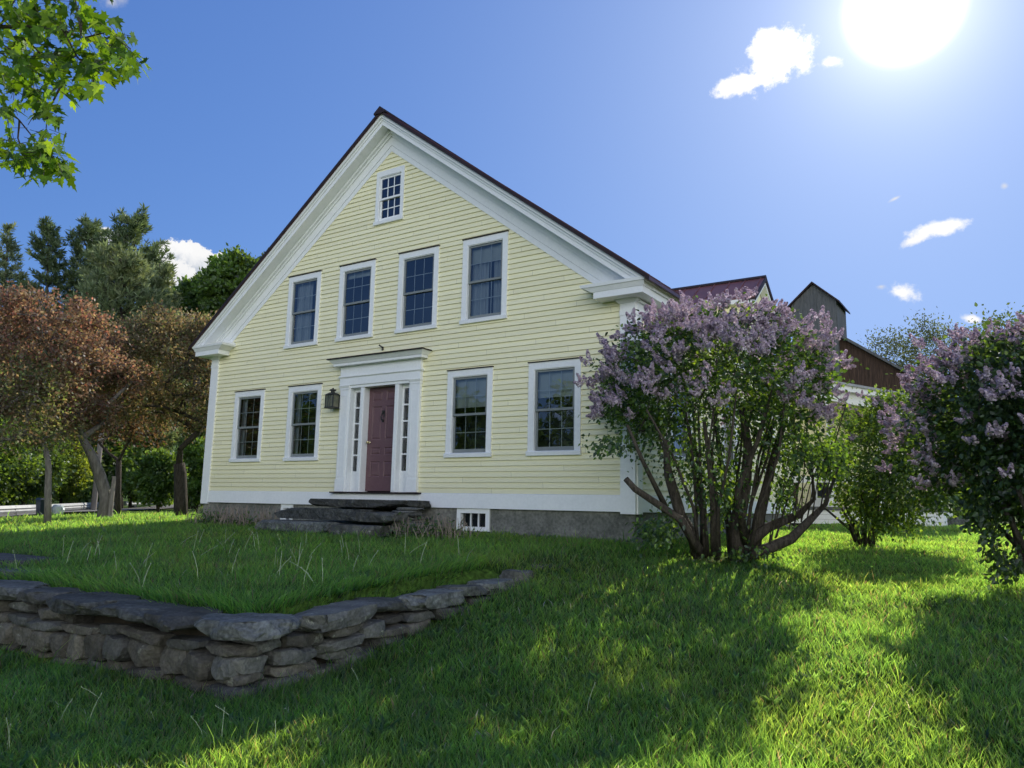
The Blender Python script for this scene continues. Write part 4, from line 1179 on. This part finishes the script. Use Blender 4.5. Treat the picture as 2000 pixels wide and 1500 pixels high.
def decid_px(label, u, vc, t, ru, rv, seed, n, per, leaf, pal=GR, ubase=None, **kw):
    c = at(u, vc, t); bp = at(ubase or u, 985, t); b = Vector((bp.x,bp.y,gz(bp.x,bp.y)))
    rx, rz_ = ru/F_PX*t, rv/F_PX*t
    top = Vector((b.x*.4+c.x*.6, b.y*.4+c.y*.6, c.z-rz_*.45))
    if top.z < b.z+.5: top.z = b.z+.5
    mid = b.lerp(top, .5)
    r0 = max(.05, .022*(c.z+rz_-b.z))
    return decid(kw.pop('name', 'broadleaf_tree'), b, [b, mid, top], [r0, r0*.85, r0*.7], c, (rx, rx, rz_), label, seed, n, per, leaf, pal, spread=kw.pop('spread', rx*.14), **kw)
decid_px('bright green maple beside the sloping roof edge, with a rounded top', 462, 590, 52, 62, 95, 71, 150, 110, .30)
decid_px('green tree left of the bright maple, partly behind the crabapple', 378, 620, 54, 48, 75, 72, 100, 100, .30, ((.08,.15,.04),(.10,.18,.045)))
decid_px('maple crown just showing above the roof edge on the left', 527, 560, 60, 34, 70, 73, 60, 90, .32)
k = 0
for u, vc, t, ru, rv, pal, lab in (
 (-40, 900, 33, 95, 85, GR, 'leafy green roadside tree at the far left behind the guardrail'),
 (45, 905, 36, 70, 75, ((.08,.14,.035),(.065,.12,.035)), 'dark green roadside tree between the leftmost tree and the peeling trunk'),
 (120, 915, 40, 55, 66, ((.20,.27,.05),(.16,.23,.05)), 'sunlit yellow-green bush behind the bins and peeling trunk'),
 (180, 900, 44, 60, 80, ((.075,.14,.035),(.095,.17,.04)), 'green roadside tree behind the utility pole'),
 (255, 905, 50, 62, 78, GR, 'green tree beyond the road between the two crabapple trunks'),
 (310, 935, 34, 40, 48, ((.09,.16,.04),(.11,.19,.045)), 'low leafy bush left of the thick forked trunk'),
 (385, 925, 38, 38, 62, GR, 'leafy bush between the forked trunk and the house corner'),
 (430, 890, 48, 60, 100, ((.075,.13,.035),(.09,.16,.04)), 'tall green tree hidden behind the house corner'),
 (60, 760, 62, 120, 130, ((.06,.095,.04),(.075,.115,.045)), 'dark woodland tree behind the left crabapple'),
 (215, 760, 66, 110, 130, ((.06,.095,.04),(.075,.115,.045)), 'dark woodland tree filling in below the tallest pine'),
 (355, 760, 64, 100, 120, ((.065,.11,.04),(.08,.135,.04)), 'dark woodland tree below the green maples')):
    big = t > 60
    decid_px(lab, u, vc, t, ru, rv, 80+k, 130 if not big else 170, 110, .16 if t < 42 else .30 if not big else .4, pal, zmin=-.95, inner=.3, name='broadleaf_tree'); k += 1

# trees on the right behind the barn
decid_px('airy locust tree with loose grey-green crown beyond the barn roof, left of two', 1740, 720, 50, 55, 70, 95, 70, 50, .20, ((.07,.10,.05),(.09,.12,.06)), spread=.5, aspect=.35)
decid_px('airy locust tree with the taller loose crown above the right lilac', 1835, 700, 48, 62, 80, 96, 80, 50, .20, ((.07,.10,.05),(.09,.12,.06)), spread=.5, aspect=.35)
decid_px('grey-green tree crown at the upper right behind the dark lilac', 1965, 700, 52, 60, 85, 97, 90, 70, .22, ((.06,.10,.04),(.08,.12,.05)), spread=.6)
decid_px('dark tree behind the round shrub and right lilac', 1925, 900, 42, 75, 85, 98, 130, 100, .2, ((.06,.095,.04),(.075,.115,.045)), zmin=-.95, inner=.3)
decid_px('tree hidden behind the right lilac at the far right edge', 2060, 860, 46, 90, 120, 99, 130, 100, .22, GR, zmin=-.95, inner=.3)

# trees across the lawn behind the viewer, seen as reflections in the lower windows
for i, (x, y, h, r, lab) in enumerate(((-25,-26,8.5,4.2,'left tree of the row mirrored in the lower front windows'),(-16,-31,9.5,4.6,'middle tree of the row mirrored in the lower front windows'),(-34,-20,8.5,4.2,'tree at the road end of the row mirrored in the lower front windows'),(-7,-34,9,4.5,'right tree of the row mirrored in the lower front windows'))):
    b = Vector((x, y, gz(x,y)))
    decid('broadleaf_tree', b, [b, b+Vector((0,0,1.2)), b+Vector((.1,0,2.4))], [.3,.26,.22], b+Vector((0,0,h*.52)), (r,r,h*.5), lab, 140+i, 120, 70, .38, GR, spread=.6, zmin=-.9)

# ------------------------------------------------------------------ overhanging maple
def maple_leaf_verts():
    L = [(0,0),(.10,.02),(.34,-.10),(.30,.06),(.50,.16),(.40,.24),(.46,.42),(.24,.36),(.16,.44),(.20,.66),(.10,.66),(0,1.0)]
    out = L+[(-x, y) for x, y in L[::-1] if x > 0]
    return out[:-1] if out[-1] == (0,0) else out
rng = np.random.default_rng(21)
mb_base = Vector((-4.6, -11.2, -1.56))
root = empty('maple_tree', mb_base, 'maple branch with lobed green leaves hanging into the upper left corner', 'maple tree')
trunk = [mb_base+Vector((0,0,-.1)), mb_base+Vector((.05,0,2)), mb_base+Vector((.1,.05,4.2)), mb_base+Vector((.0,.1,7.5))]
MBt = MB(); MBt.tube(trunk, [.30,.25,.21,.12], 10)
limb = [trunk[2], Vector((-3.2,-10.9,3.2)), at(-420,60,6.2), at(-150,40,5.6), at(0,52,5.3), at(110,52,5.15), at(170,80,5.05)]
MBt.tube(limb, [.12,.09,.06,.03,.013,.009,.005], 6)
twigs = [S((-60,30,5.4),(30,58,5.3),(70,95,5.25),(105,135,5.2),(120,165,5.15)), S((110,52,5.15),(160,75,5.1),(210,62,5.05),(255,95,5.0)),
 S((30,56,5.3),(38,25,5.4),(60,5,5.5)), S((-120,80,5.6),(-20,180,5.5),(38,235,5.4),(70,275,5.35),(95,300,5.3)), S((38,235,5.4),(35,270,5.4),(50,310,5.4)),
 S((-100,85,5.6),(0,84,5.4),(60,120,5.3)), S((120,52,5.15),(150,110,5.1),(185,150,5.05)), S((-200,50,5.7),(-140,220,5.6),(-60,330,5.5)), S((160,70,5.05),(150,15,5.2),(140,-40,5.3)), S((0,52,5.3),(50,-40,5.4),(120,-90,5.4)),
 S((120,165,5.15),(95,215,5.2),(90,250,5.2))]
for tw in twigs: MBt.tube(tw, list(np.linspace(.008,.003,len(tw))), 5)
ml = maple_leaf_verts(); nv = len(ml)
spots = []
def add_leaves(u, v, t, su, sv, n_):
    for _ in range(int(n_*1.35)): spots.append((u+rng.normal()*su, v+rng.normal()*sv, t+rng.normal()*.22))
for a in ((45,25,5.3,42,20,45),(120,45,5.2,38,22,36),(175,40,5.1,20,18,16),(215,75,5.05,22,18,20),(250,110,5.0,16,16,18),(60,95,5.3,40,25,46),(130,115,5.15,35,22,34),(195,130,5.05,28,20,24),(30,150,5.35,30,25,34),(90,175,5.2,30,22,30),(95,215,5.2,20,16,12),(190,175,5.05,14,10,7),(20,210,5.4,14,14,8),(15,270,5.4,10,16,14),(45,310,5.4,20,14,22),(100,275,5.3,16,14,16),(110,310,5.3,14,14,16),(125,325,5.3,10,12,8),(70,335,5.35,18,10,10),(-60,100,5.6,50,60,50),(-80,260,5.6,40,50,40),(60,-40,5.4,60,30,40),(150,-50,5.3,40,30,20)):
    add_leaves(*a)
VV, FF, CC = [], [], []; base_i = 0
twpts = [a_.lerp(b_, f_/5) for tw in twigs+[limb[2:]] for a_, b_ in zip(tw[:-1], tw[1:]) for f_ in range(6)]
MLP = ((.10,.21,.024),(.15,.29,.028),(.23,.38,.035),(.06,.13,.02))
for u, v, t in spots:
    p = at(u, v, t); sz = rng.uniform(.075,.125)
    d = Vector((rng.normal()*.7+.25, rng.normal()*.7, -.75+rng.normal()*.35)).normalized()
    nrm = Vector((rng.normal()*.75, rng.normal()*.75, .8+rng.normal()*.3)).normalized()
    s = d.cross(nrm).normalized(); up = s.cross(d)
    fold = rng.uniform(-.05,.35); curl = rng.uniform(-.1,.35)
    for x, y in ml:
        q = p+s*(x*sz)+d*(y*sz)+up*(abs(x)*sz*fold-curl*y*y*sz*.5)
        VV.append(tuple(q))
    # two fans, one for each half, so the blade folds on its midrib
    half = ml.index((0,1.0))
    FF.append([base_i+i for i in range(0, half+1)]); FF.append([base_i]+[base_i+i for i in range(half, nv)])
    c = np.array(MLP[int(rng.integers(0,4))])*(1+.15*rng.normal()); CC += [np.clip(c,.005,1)]*nv
    base_i += nv
    q = min(twpts, key=lambda w_: (w_-p).length_squared); q = p+(q-p)*min(1, .10/max(.01, (q-p).length)); MBt.tube([q, p], [.0022,.0018], 3, cap=False)
me = bpy.data.meshes.new('leaves'); lo = np.array(mb_base)
me.from_pydata([tuple(np.array(v_)-lo) for v_ in VV], [], FF); me.update()
ca = me.color_attributes.new('Col', 'FLOAT_COLOR', 'POINT'); cc = np.ones((len(VV),4), np.float32); cc[:, :3] = np.array(CC); ca.data.foreach_set('color', cc.ravel())
build('trunk', MBt, M['bark'], root, smooth=True)
mesh_obj('leaves', me, M['leafmaple'], root)

# ------------------------------------------------------------------ grass
def vnoise(x, y, s, seed=0):
    return (np.sin(x*s+1.3*seed)*np.sin(y*s*1.17+2.1+seed)+np.sin((x*.8+y*.6)*s*1.9+seed*.7)*np.sin((y*.8-x*.6)*s*2.1+.4)*.7+np.sin((x*.3-y)*s*4.3+seed)*np.sin((x+y*.4)*s*3.7)*.4)/2.1
def grass():
    rng = np.random.default_rng(33)
    th0 = math.atan2(CF.y, CF.x)
    def sample(n, r0, r1, ex):
        u = rng.random(n)
        if abs(ex+2) < 1e-6: r = r0*(r1/r0)**u
        else: r = (r0**(ex+2)+u*(r1**(ex+2)-r0**(ex+2)))**(1/(ex+2))
        th = th0+(rng.random(n)-.5)*1.62
        return CAM.x+r*np.cos(th), CAM.y+r*np.sin(th), r
    parts = [sample(120000, 2.4, 6.5, -.3), sample(430000, 6.5, 36, -1.55)]
    x = np.concatenate([p[0] for p in parts]); y = np.concatenate([p[1] for p in parts]); r = np.concatenate([p[2] for p in parts])
    ok = ~((x > XL-.05) & (x < .05) & (y > -.05) & (y < DEP))                    # house
    ok &= ~((x > -.30) & (x < .2) & (y > -7.9) & (y < -3.75))                  # wall, leg on the slope
    ok &= ~((x > -9) & (x < .2) & (y > -7.87) & (y < -7.37))                     # wall, front leg
    ok &= ~((x > -7.4) & (x < -4.1) & (y > -1.6) & (y < 0))                      # steps
    ok &= ~((x > -8.3) & (x < -5.75) & (y > -7.05) & (y < -6.2))
    ok &= ~((x > -1.4) & (x < 3.3) & (y > PY0-.05))
    ok &= ~((y-(-6.6) < -1.25*(x+14.6)) & (x < -12) & (y < 14) & (x < -14.2-.0*y) & ((x+.82*y) < -19.5))
    ok &= rng.random(len(x)) < np.where(np.hypot(x-1.4, y+.15) < .55, .25, 1)
    x, y, r = x[ok], y[ok], r[ok]
    n = len(x); z = ground(x, y)
    up = (x < -.1) & (y > -7.5)
    pat = vnoise(x, y, 1.7, 1)*.5+vnoise(x, y, 5.1, 4)*.5
    h = (.055+.055*rng.random(n))*(1+.45*pat)
    h = np.where(up, h*1.35, h)
    edge = ((x > -.55) & (x < -.28) & (y > -7.5) & (y < -3.7)) | ((y < -7.12) & (y > -7.4) & (x < -.1) & (x > -9))
    h = np.where(edge, h*1.15, h)
    foot = ((y < -7.8) & (y > -8.15) & (x < .4) & (x > -9)) | ((x > .15) & (x < .5) & (y < -3.6) & (y > -8.1))
    h = np.where(foot, h*(.9+.7*rng.random(n)), h)
    tall = rng.random(n) < .02; h = np.where(tall, h*1.9, h)
    w = .0032*np.maximum(1, (r/5.5)**.85)*(.7+.6*rng.random(n))
    broad = rng.random(n) < .03
    w = np.where(broad, w*3.2, w); h = np.where(broad, h*.75, h)
    # weed rosettes: some blades become broad leaves spreading from shared centres
    ros = rng.random(n) < .05; ic = np.nonzero(ros)[0]; cen = ic[(np.arange(len(ic))//8)*8]
    near = np.hypot(x[cen]-x[ic], y[cen]-y[ic])
    keep_ = r[cen] < 14; ic, cen = ic[keep_], cen[keep_]
    x[ic] = x[cen]+rng.normal(size=len(ic))*.012; y[ic] = y[cen]+rng.normal(size=len(ic))*.012
    z = ground(x, y); rosm = np.zeros(n, bool); rosm[ic] = True
    az = rng.random(n)*6.283; lean = (.25+.55*rng.random(n))*h
    w[ic] = .011+.008*rng.random(len(ic)); h[ic] = .05+.05*rng.random(len(ic)); lean[ic] = .07+.07*rng.random(len(ic))
    wind = np.stack([np.cos(az)*lean, np.sin(az)*lean], 1)
    wind[:, 1] -= np.where(edge & (y < -7.1), h*.8, 0); wind[:, 0] += np.where(edge & (y >= -7.1), h*.8, 0)
    fa = rng.random(n)*6.283; fa = np.where(rosm, az+1.571, fa); sx, sy = np.cos(fa)*w, np.sin(fa)*w
    b = np.stack([x, y, z-.01], 1)
    V = np.empty((n, 5, 3)); S_ = np.stack([sx, sy, np.zeros(n)], 1)
    V[:, 0] = b-S_; V[:, 1] = b+S_
    m = b+np.stack([wind[:,0]*.35, wind[:,1]*.35, h*.6], 1)
    V[:, 2] = m+S_*.75; V[:, 3] = m-S_*.75
    V[:, 4] = b+np.stack([wind[:,0], wind[:,1], h], 1)
    k = np.arange(n)*5
    pal = np.array(((.14,.33,.055),(.185,.40,.065),(.23,.45,.075),(.105,.26,.05),(.28,.42,.11)))
    c = pal[rng.choice(5, n, p=(.3,.3,.2,.15,.05))]*(1+.38*pat[:, None]+.16*rng.normal(size=(n,1)))
    pat2 = vnoise(x+7, y-3, .9, 6); c = c*np.stack([1+.35*np.maximum(pat2, 0), 1+.05*pat2, np.ones(n)], 1)
    dry = rng.random(n) < .045; c[dry] = (.30,.25,.13)
    c[rosm] = np.array((.17,.34,.08))*(1+.2*rng.normal(size=(int(rosm.sum()),1)))
    fl = (rng.random(n) < .0035) & (r < 11); c[fl] = (.62,.62,.58)
    c5 = np.repeat(np.clip(c,.004,.9), 5, 0).reshape(n,5,3); c5[:, :2] *= np.where(edge, .6, .2)[:, None, None]; c5[:, 2:4] *= .68  # blade bases and middles coloured darker to deepen the shade low in the grass
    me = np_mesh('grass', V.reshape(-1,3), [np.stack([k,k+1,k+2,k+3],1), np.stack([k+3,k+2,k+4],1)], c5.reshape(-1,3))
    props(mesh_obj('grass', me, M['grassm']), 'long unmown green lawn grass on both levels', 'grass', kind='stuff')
grass()

# tall pale dandelion stalks
rng = np.random.default_rng(44)
stk = []
for i in range(64):
    if i < 50: x = rng.uniform(-6.5,-.6); y = rng.uniform(-7.2,-3.2)
    elif i < 54: x = rng.uniform(.3,3.4); y = rng.uniform(-8.8,-6.3)
    else: x = rng.uniform(-1.2,1.2); y = rng.uniform(-9.4,-8.3)
    stk.append((x, y))
meshes = []
for k in range(6):
    mb = MB(); h = rng.uniform(.20,.36); l = rng.normal(size=2)*.06
    mb.tube([(0,0,0),(l[0]*.3,l[1]*.3,h*.45),(l[0]*.8,l[1]*.8,h*.8),(l[0]*1.2,l[1]*1.2,h)], [.0036,.0033,.0029,.0026], 5)
    mb.lathe(l[0]*1.2, l[1]*1.2, [(.002,h-.004),(.0055,h),(.0045,h+.008),(.0015,h+.012)], 6)
    me = bpy.data.meshes.new('dandelion_stalk'); me.from_pydata(mb.v, [], mb.f); me.update()
    a = me.color_attributes.new('Col','FLOAT_COLOR','POINT'); a.data.foreach_set('color', np.tile(np.array([.50,.56,.36,1],np.float32), len(mb.v)))
    me.materials.append(M['stalk']); meshes.append(me)
for i, (x, y) in enumerate(stk):
    o = bpy.data.objects.new('dandelion_stalk', meshes[i % 6]); COL.objects.link(o)
    o.location = (x, y, gz(x,y)-.01); o.rotation_euler = (0, 0, rng.random()*6.28); o.scale = (1, 1, 1) if i < 50 else (.6, .6, .65)
    props(o, 'thin pale bare dandelion stalk standing up out of the lawn grass', 'dandelion', 'dandelion stalks in the lawn')

# ------------------------------------------------------------------ camera
cam = bpy.data.cameras.new('camera'); cam.sensor_width = 36; cam.lens = F_PX/2000*36; cam.clip_end = 2000; cam.clip_start = .05
co = bpy.data.objects.new('camera', cam); COL.objects.link(co)
mat = Matrix((CR, CU, -CF)).transposed().to_4x4(); mat.translation = CAM
co.matrix_world = mat; scene.camera = co

# ------------------------------------------------------------------ light
sl_ = bpy.data.lights.new('sun', 'SUN'); sl_.energy = 5.0; sl_.angle = math.radians(.53); sl_.color = (1, .93, .80)
so = bpy.data.objects.new('sun', sl_); COL.objects.link(so)
so.rotation_euler = (-SUN).to_track_quat('-Z', 'Y').to_euler(); so.location = (0, 20, 30)

# ------------------------------------------------------------------ sky
wd = bpy.data.worlds.new('World'); scene.world = wd; wd.use_nodes = True
nt = wd.node_tree; nt.nodes.clear(); lk = nt.links
out = N(nt, 'ShaderNodeOutputWorld'); bg = N(nt, 'ShaderNodeBackground'); lk.new(bg.outputs[0], out.inputs[0])
SKY_STRENGTH = .15; SKY_FILL = 2.9
bg.inputs[1].default_value = SKY_STRENGTH
sky = N(nt, 'ShaderNodeTexSky', sky_type='NISHITA'); sky.sun_disc = False
sky.sun_elevation = SUN_EL; sky.sun_rotation = SUN_AZ; sky.altitude = 300; sky.air_density = 1.0; sky.dust_density = .6; sky.ozone_density = 1.6
tc = N(nt, 'ShaderNodeTexCoord'); DIR = tc.outputs['Generated']
def vm(op, a, b=None):
    n_ = N(nt, 'ShaderNodeVectorMath', operation=op)
    for i, x in enumerate((a, b)):
        if x is None: continue
        if isinstance(x, (tuple, list, Vector)): n_.inputs[i].default_value = tuple(x)
        else: lk.new(x, n_.inputs[i])
    return n_.outputs['Value'] if op in ('DOT_PRODUCT','LENGTH') else n_.outputs[0]
def mt(op, a, b=None, c=None, clamp=False):
    n_ = N(nt, 'ShaderNodeMath', operation=op); n_.use_clamp = clamp
    for i, x in enumerate((a, b, c)):
        if x is None: continue
        if isinstance(x, (int, float)): n_.inputs[i].default_value = x
        else: lk.new(x, n_.inputs[i])
    return n_.outputs[0]
def smooth(x, a, b):
    n_ = N(nt, 'ShaderNodeMapRange', interpolation_type='SMOOTHSTEP'); lk.new(x, n_.inputs[0])
    n_.inputs[1].default_value = a; n_.inputs[2].default_value = b; return n_.outputs[0]
def mixc(f, a, b):
    n_ = N(nt, 'ShaderNodeMix', data_type='RGBA')
    if isinstance(f, (int, float)): n_.inputs[0].default_value = f
    else: lk.new(f, n_.inputs[0])
    for i, x in ((6, a), (7, b)):
        if isinstance(x, tuple): n_.inputs[i].default_value = (*x, 1)
        else: lk.new(x, n_.inputs[i])
    return n_.outputs[2]
K = 1/SKY_STRENGTH
n0 = vm('MULTIPLY', sky.outputs[0], (.53, .91, 1.92))          # cool the physical sky, then roll its highlights off
asym = (.53*K, .76*K, 1.25*K)
skyc = vm('DIVIDE', n0, vm('ADD', vm('DIVIDE', n0, asym), (1, 1, 1)))
# small fair-weather clouds
nz = N(nt, 'ShaderNodeTexNoise'); nz.inputs['Scale'].default_value = 13; nz.inputs['Detail'].default_value = 9; nz.inputs['Roughness'].default_value = .68
lk.new(DIR, nz.inputs['Vector'])
nz2 = N(nt, 'ShaderNodeTexNoise'); nz2.inputs['Scale'].default_value = 45; nz2.inputs['Detail'].default_value = 8; nz2.inputs['Roughness'].default_value = .66
lk.new(DIR, nz2.inputs['Vector'])
nzc = mt('SUBTRACT', nz.outputs[0], .5); nzf = mt('SUBTRACT', nz2.outputs[0], .5)
def cloud(cur, u, v, ru, rv, tilt, amp, fine, soft, bright, shade=None, bias=0.0):
    c = ray(u, v).normalized()
    a = Vector((0,0,1)).cross(c).normalized()*-1; b_ = a.cross(c).normalized()
    if b_.z < 0: b_ = -b_
    ca, sa = math.cos(tilt), math.sin(tilt)
    A, Bv = a*ca+b_*sa, b_*ca-a*sa
    p = mt('DIVIDE', vm('DOT_PRODUCT', DIR, A), ru/F_PX); q = mt('DIVIDE', vm('DOT_PRODUCT', DIR, Bv), rv/F_PX)
    d = mt('SQRT', mt('ADD', mt('MULTIPLY', p, p), mt('MULTIPLY', q, q)))
    m = mt('SUBTRACT', 1.0+bias, d)
    m = mt('ADD', m, mt('MULTIPLY', nzc, amp)); m = mt('ADD', m, mt('MULTIPLY', nzf, fine))
    front = mt('GREATER_THAN', vm('DOT_PRODUCT', DIR, c), .5)
    m = mt('MULTIPLY', smooth(m, -.03, soft*1.3), front)
    colr = tuple(x*K*bright for x in (1, 1, 1))
    if shade:
        colr = mixc(smooth(mt('ADD', q, mt('MULTIPLY', nzf, 2.5)), -.9, .5), tuple(x*K for x in shade), tuple(x*K*bright for x in (1,1,1)))
    return mixc(m, cur, colr)
cur = skyc
for a in ((1515,122,62,50,.25,2.2,1.9,.35,1.05),(1455,162,52,20,.1,2.0,1.9,.4,1.0),(1502,85,30,26,0,2.0,1.6,.35,1.05),(1625,122,22,12,0,1.5,3.0,.7,.85),
          (1835,446,48,14,.05,1.6,1.8,.5,.98),(1785,468,26,9,.3,1.5,2.2,.6,.92),(1768,572,34,22,-.5,1.8,2.4,.6,.96),(1900,624,22,9,-.35,1.2,1.8,.5,.95),
          (1748,388,12,4,.4,.8,1.5,.9,.75),(1962,363,7,7,.6,.8,1.5,1.2,.7),(1720,560,12,6,0,1.0,2.5,1,.7),(217,4,22,16,.6,1.2,2.0,1.2,.7)):
    cur = cloud(cur, *a)
for a in ((378,512,58,30,0,2.6,1.5,.10,.95,(.50,.56,.66)),(332,498,34,26,0,2.6,1.5,.10,.97,(.52,.58,.68)),(320,545,80,34,0,2.2,1.2,.10,.92,(.5,.56,.66)),(205,465,36,20,0,2.4,1.5,.16,.9,(.55,.62,.74))):
    cur = cloud(cur, *a)
# added bright sky patch, unseen behind the viewer, to fill the shaded front wall
fill_dir = Vector((.72, -.70, 0)).normalized()
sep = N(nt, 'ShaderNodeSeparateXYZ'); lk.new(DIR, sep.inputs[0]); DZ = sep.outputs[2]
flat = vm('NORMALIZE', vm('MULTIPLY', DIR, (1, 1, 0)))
dd = vm('DOT_PRODUCT', flat, fill_dir)
fill_mask = mt('MULTIPLY', smooth(mt('ADD', dd, mt('MULTIPLY', nzc, .8)), .25, .8), smooth(mt('ADD', DZ, mt('MULTIPLY', nzc, .35)), .62, .36))
cur = mixc(mt('MULTIPLY', fill_mask, .9), cur, tuple(x*K*SKY_FILL for x in (.95,.98,1.0)))
# glare round the sun itself
ang = mt('ARCCOSINE', mt('MINIMUM', vm('DOT_PRODUCT', DIR, tuple(SUN)), 1.0))
def expo(w, g): return mt('MULTIPLY', mt('EXPONENT', mt('MULTIPLY', ang, -1/math.radians(w))), g)
glow = mt('ADD', expo(2.4, 1.5), expo(14, .24))
gcol = vm('SCALE', (1.0*K, .93*K, .84*K)); gn = gcol.node; lk.new(glow, gn.inputs['Scale'])
cur = vm('ADD', cur, gcol)
disc = smooth(ang, math.radians(3.8), math.radians(1.9))
cur = mixc(disc, cur, (2.2*K, 2.2*K, 2.15*K))
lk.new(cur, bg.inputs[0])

# ------------------------------------------------------------------ render settings
scene.view_settings.view_transform = 'Standard'; scene.view_settings.look = 'None'
scene.view_settings.exposure = 0; scene.view_settings.gamma = 1
cy_ = scene.cycles
cy_.max_bounces = 7; cy_.diffuse_bounces = 3; cy_.glossy_bounces = 3; cy_.transmission_bounces = 5; cy_.transparent_max_bounces = 10
cy_.caustics_reflective = False; cy_.caustics_refractive = False; cy_.sample_clamp_indirect = 4
cy_.use_denoising = True; cy_.adaptive_threshold = .025
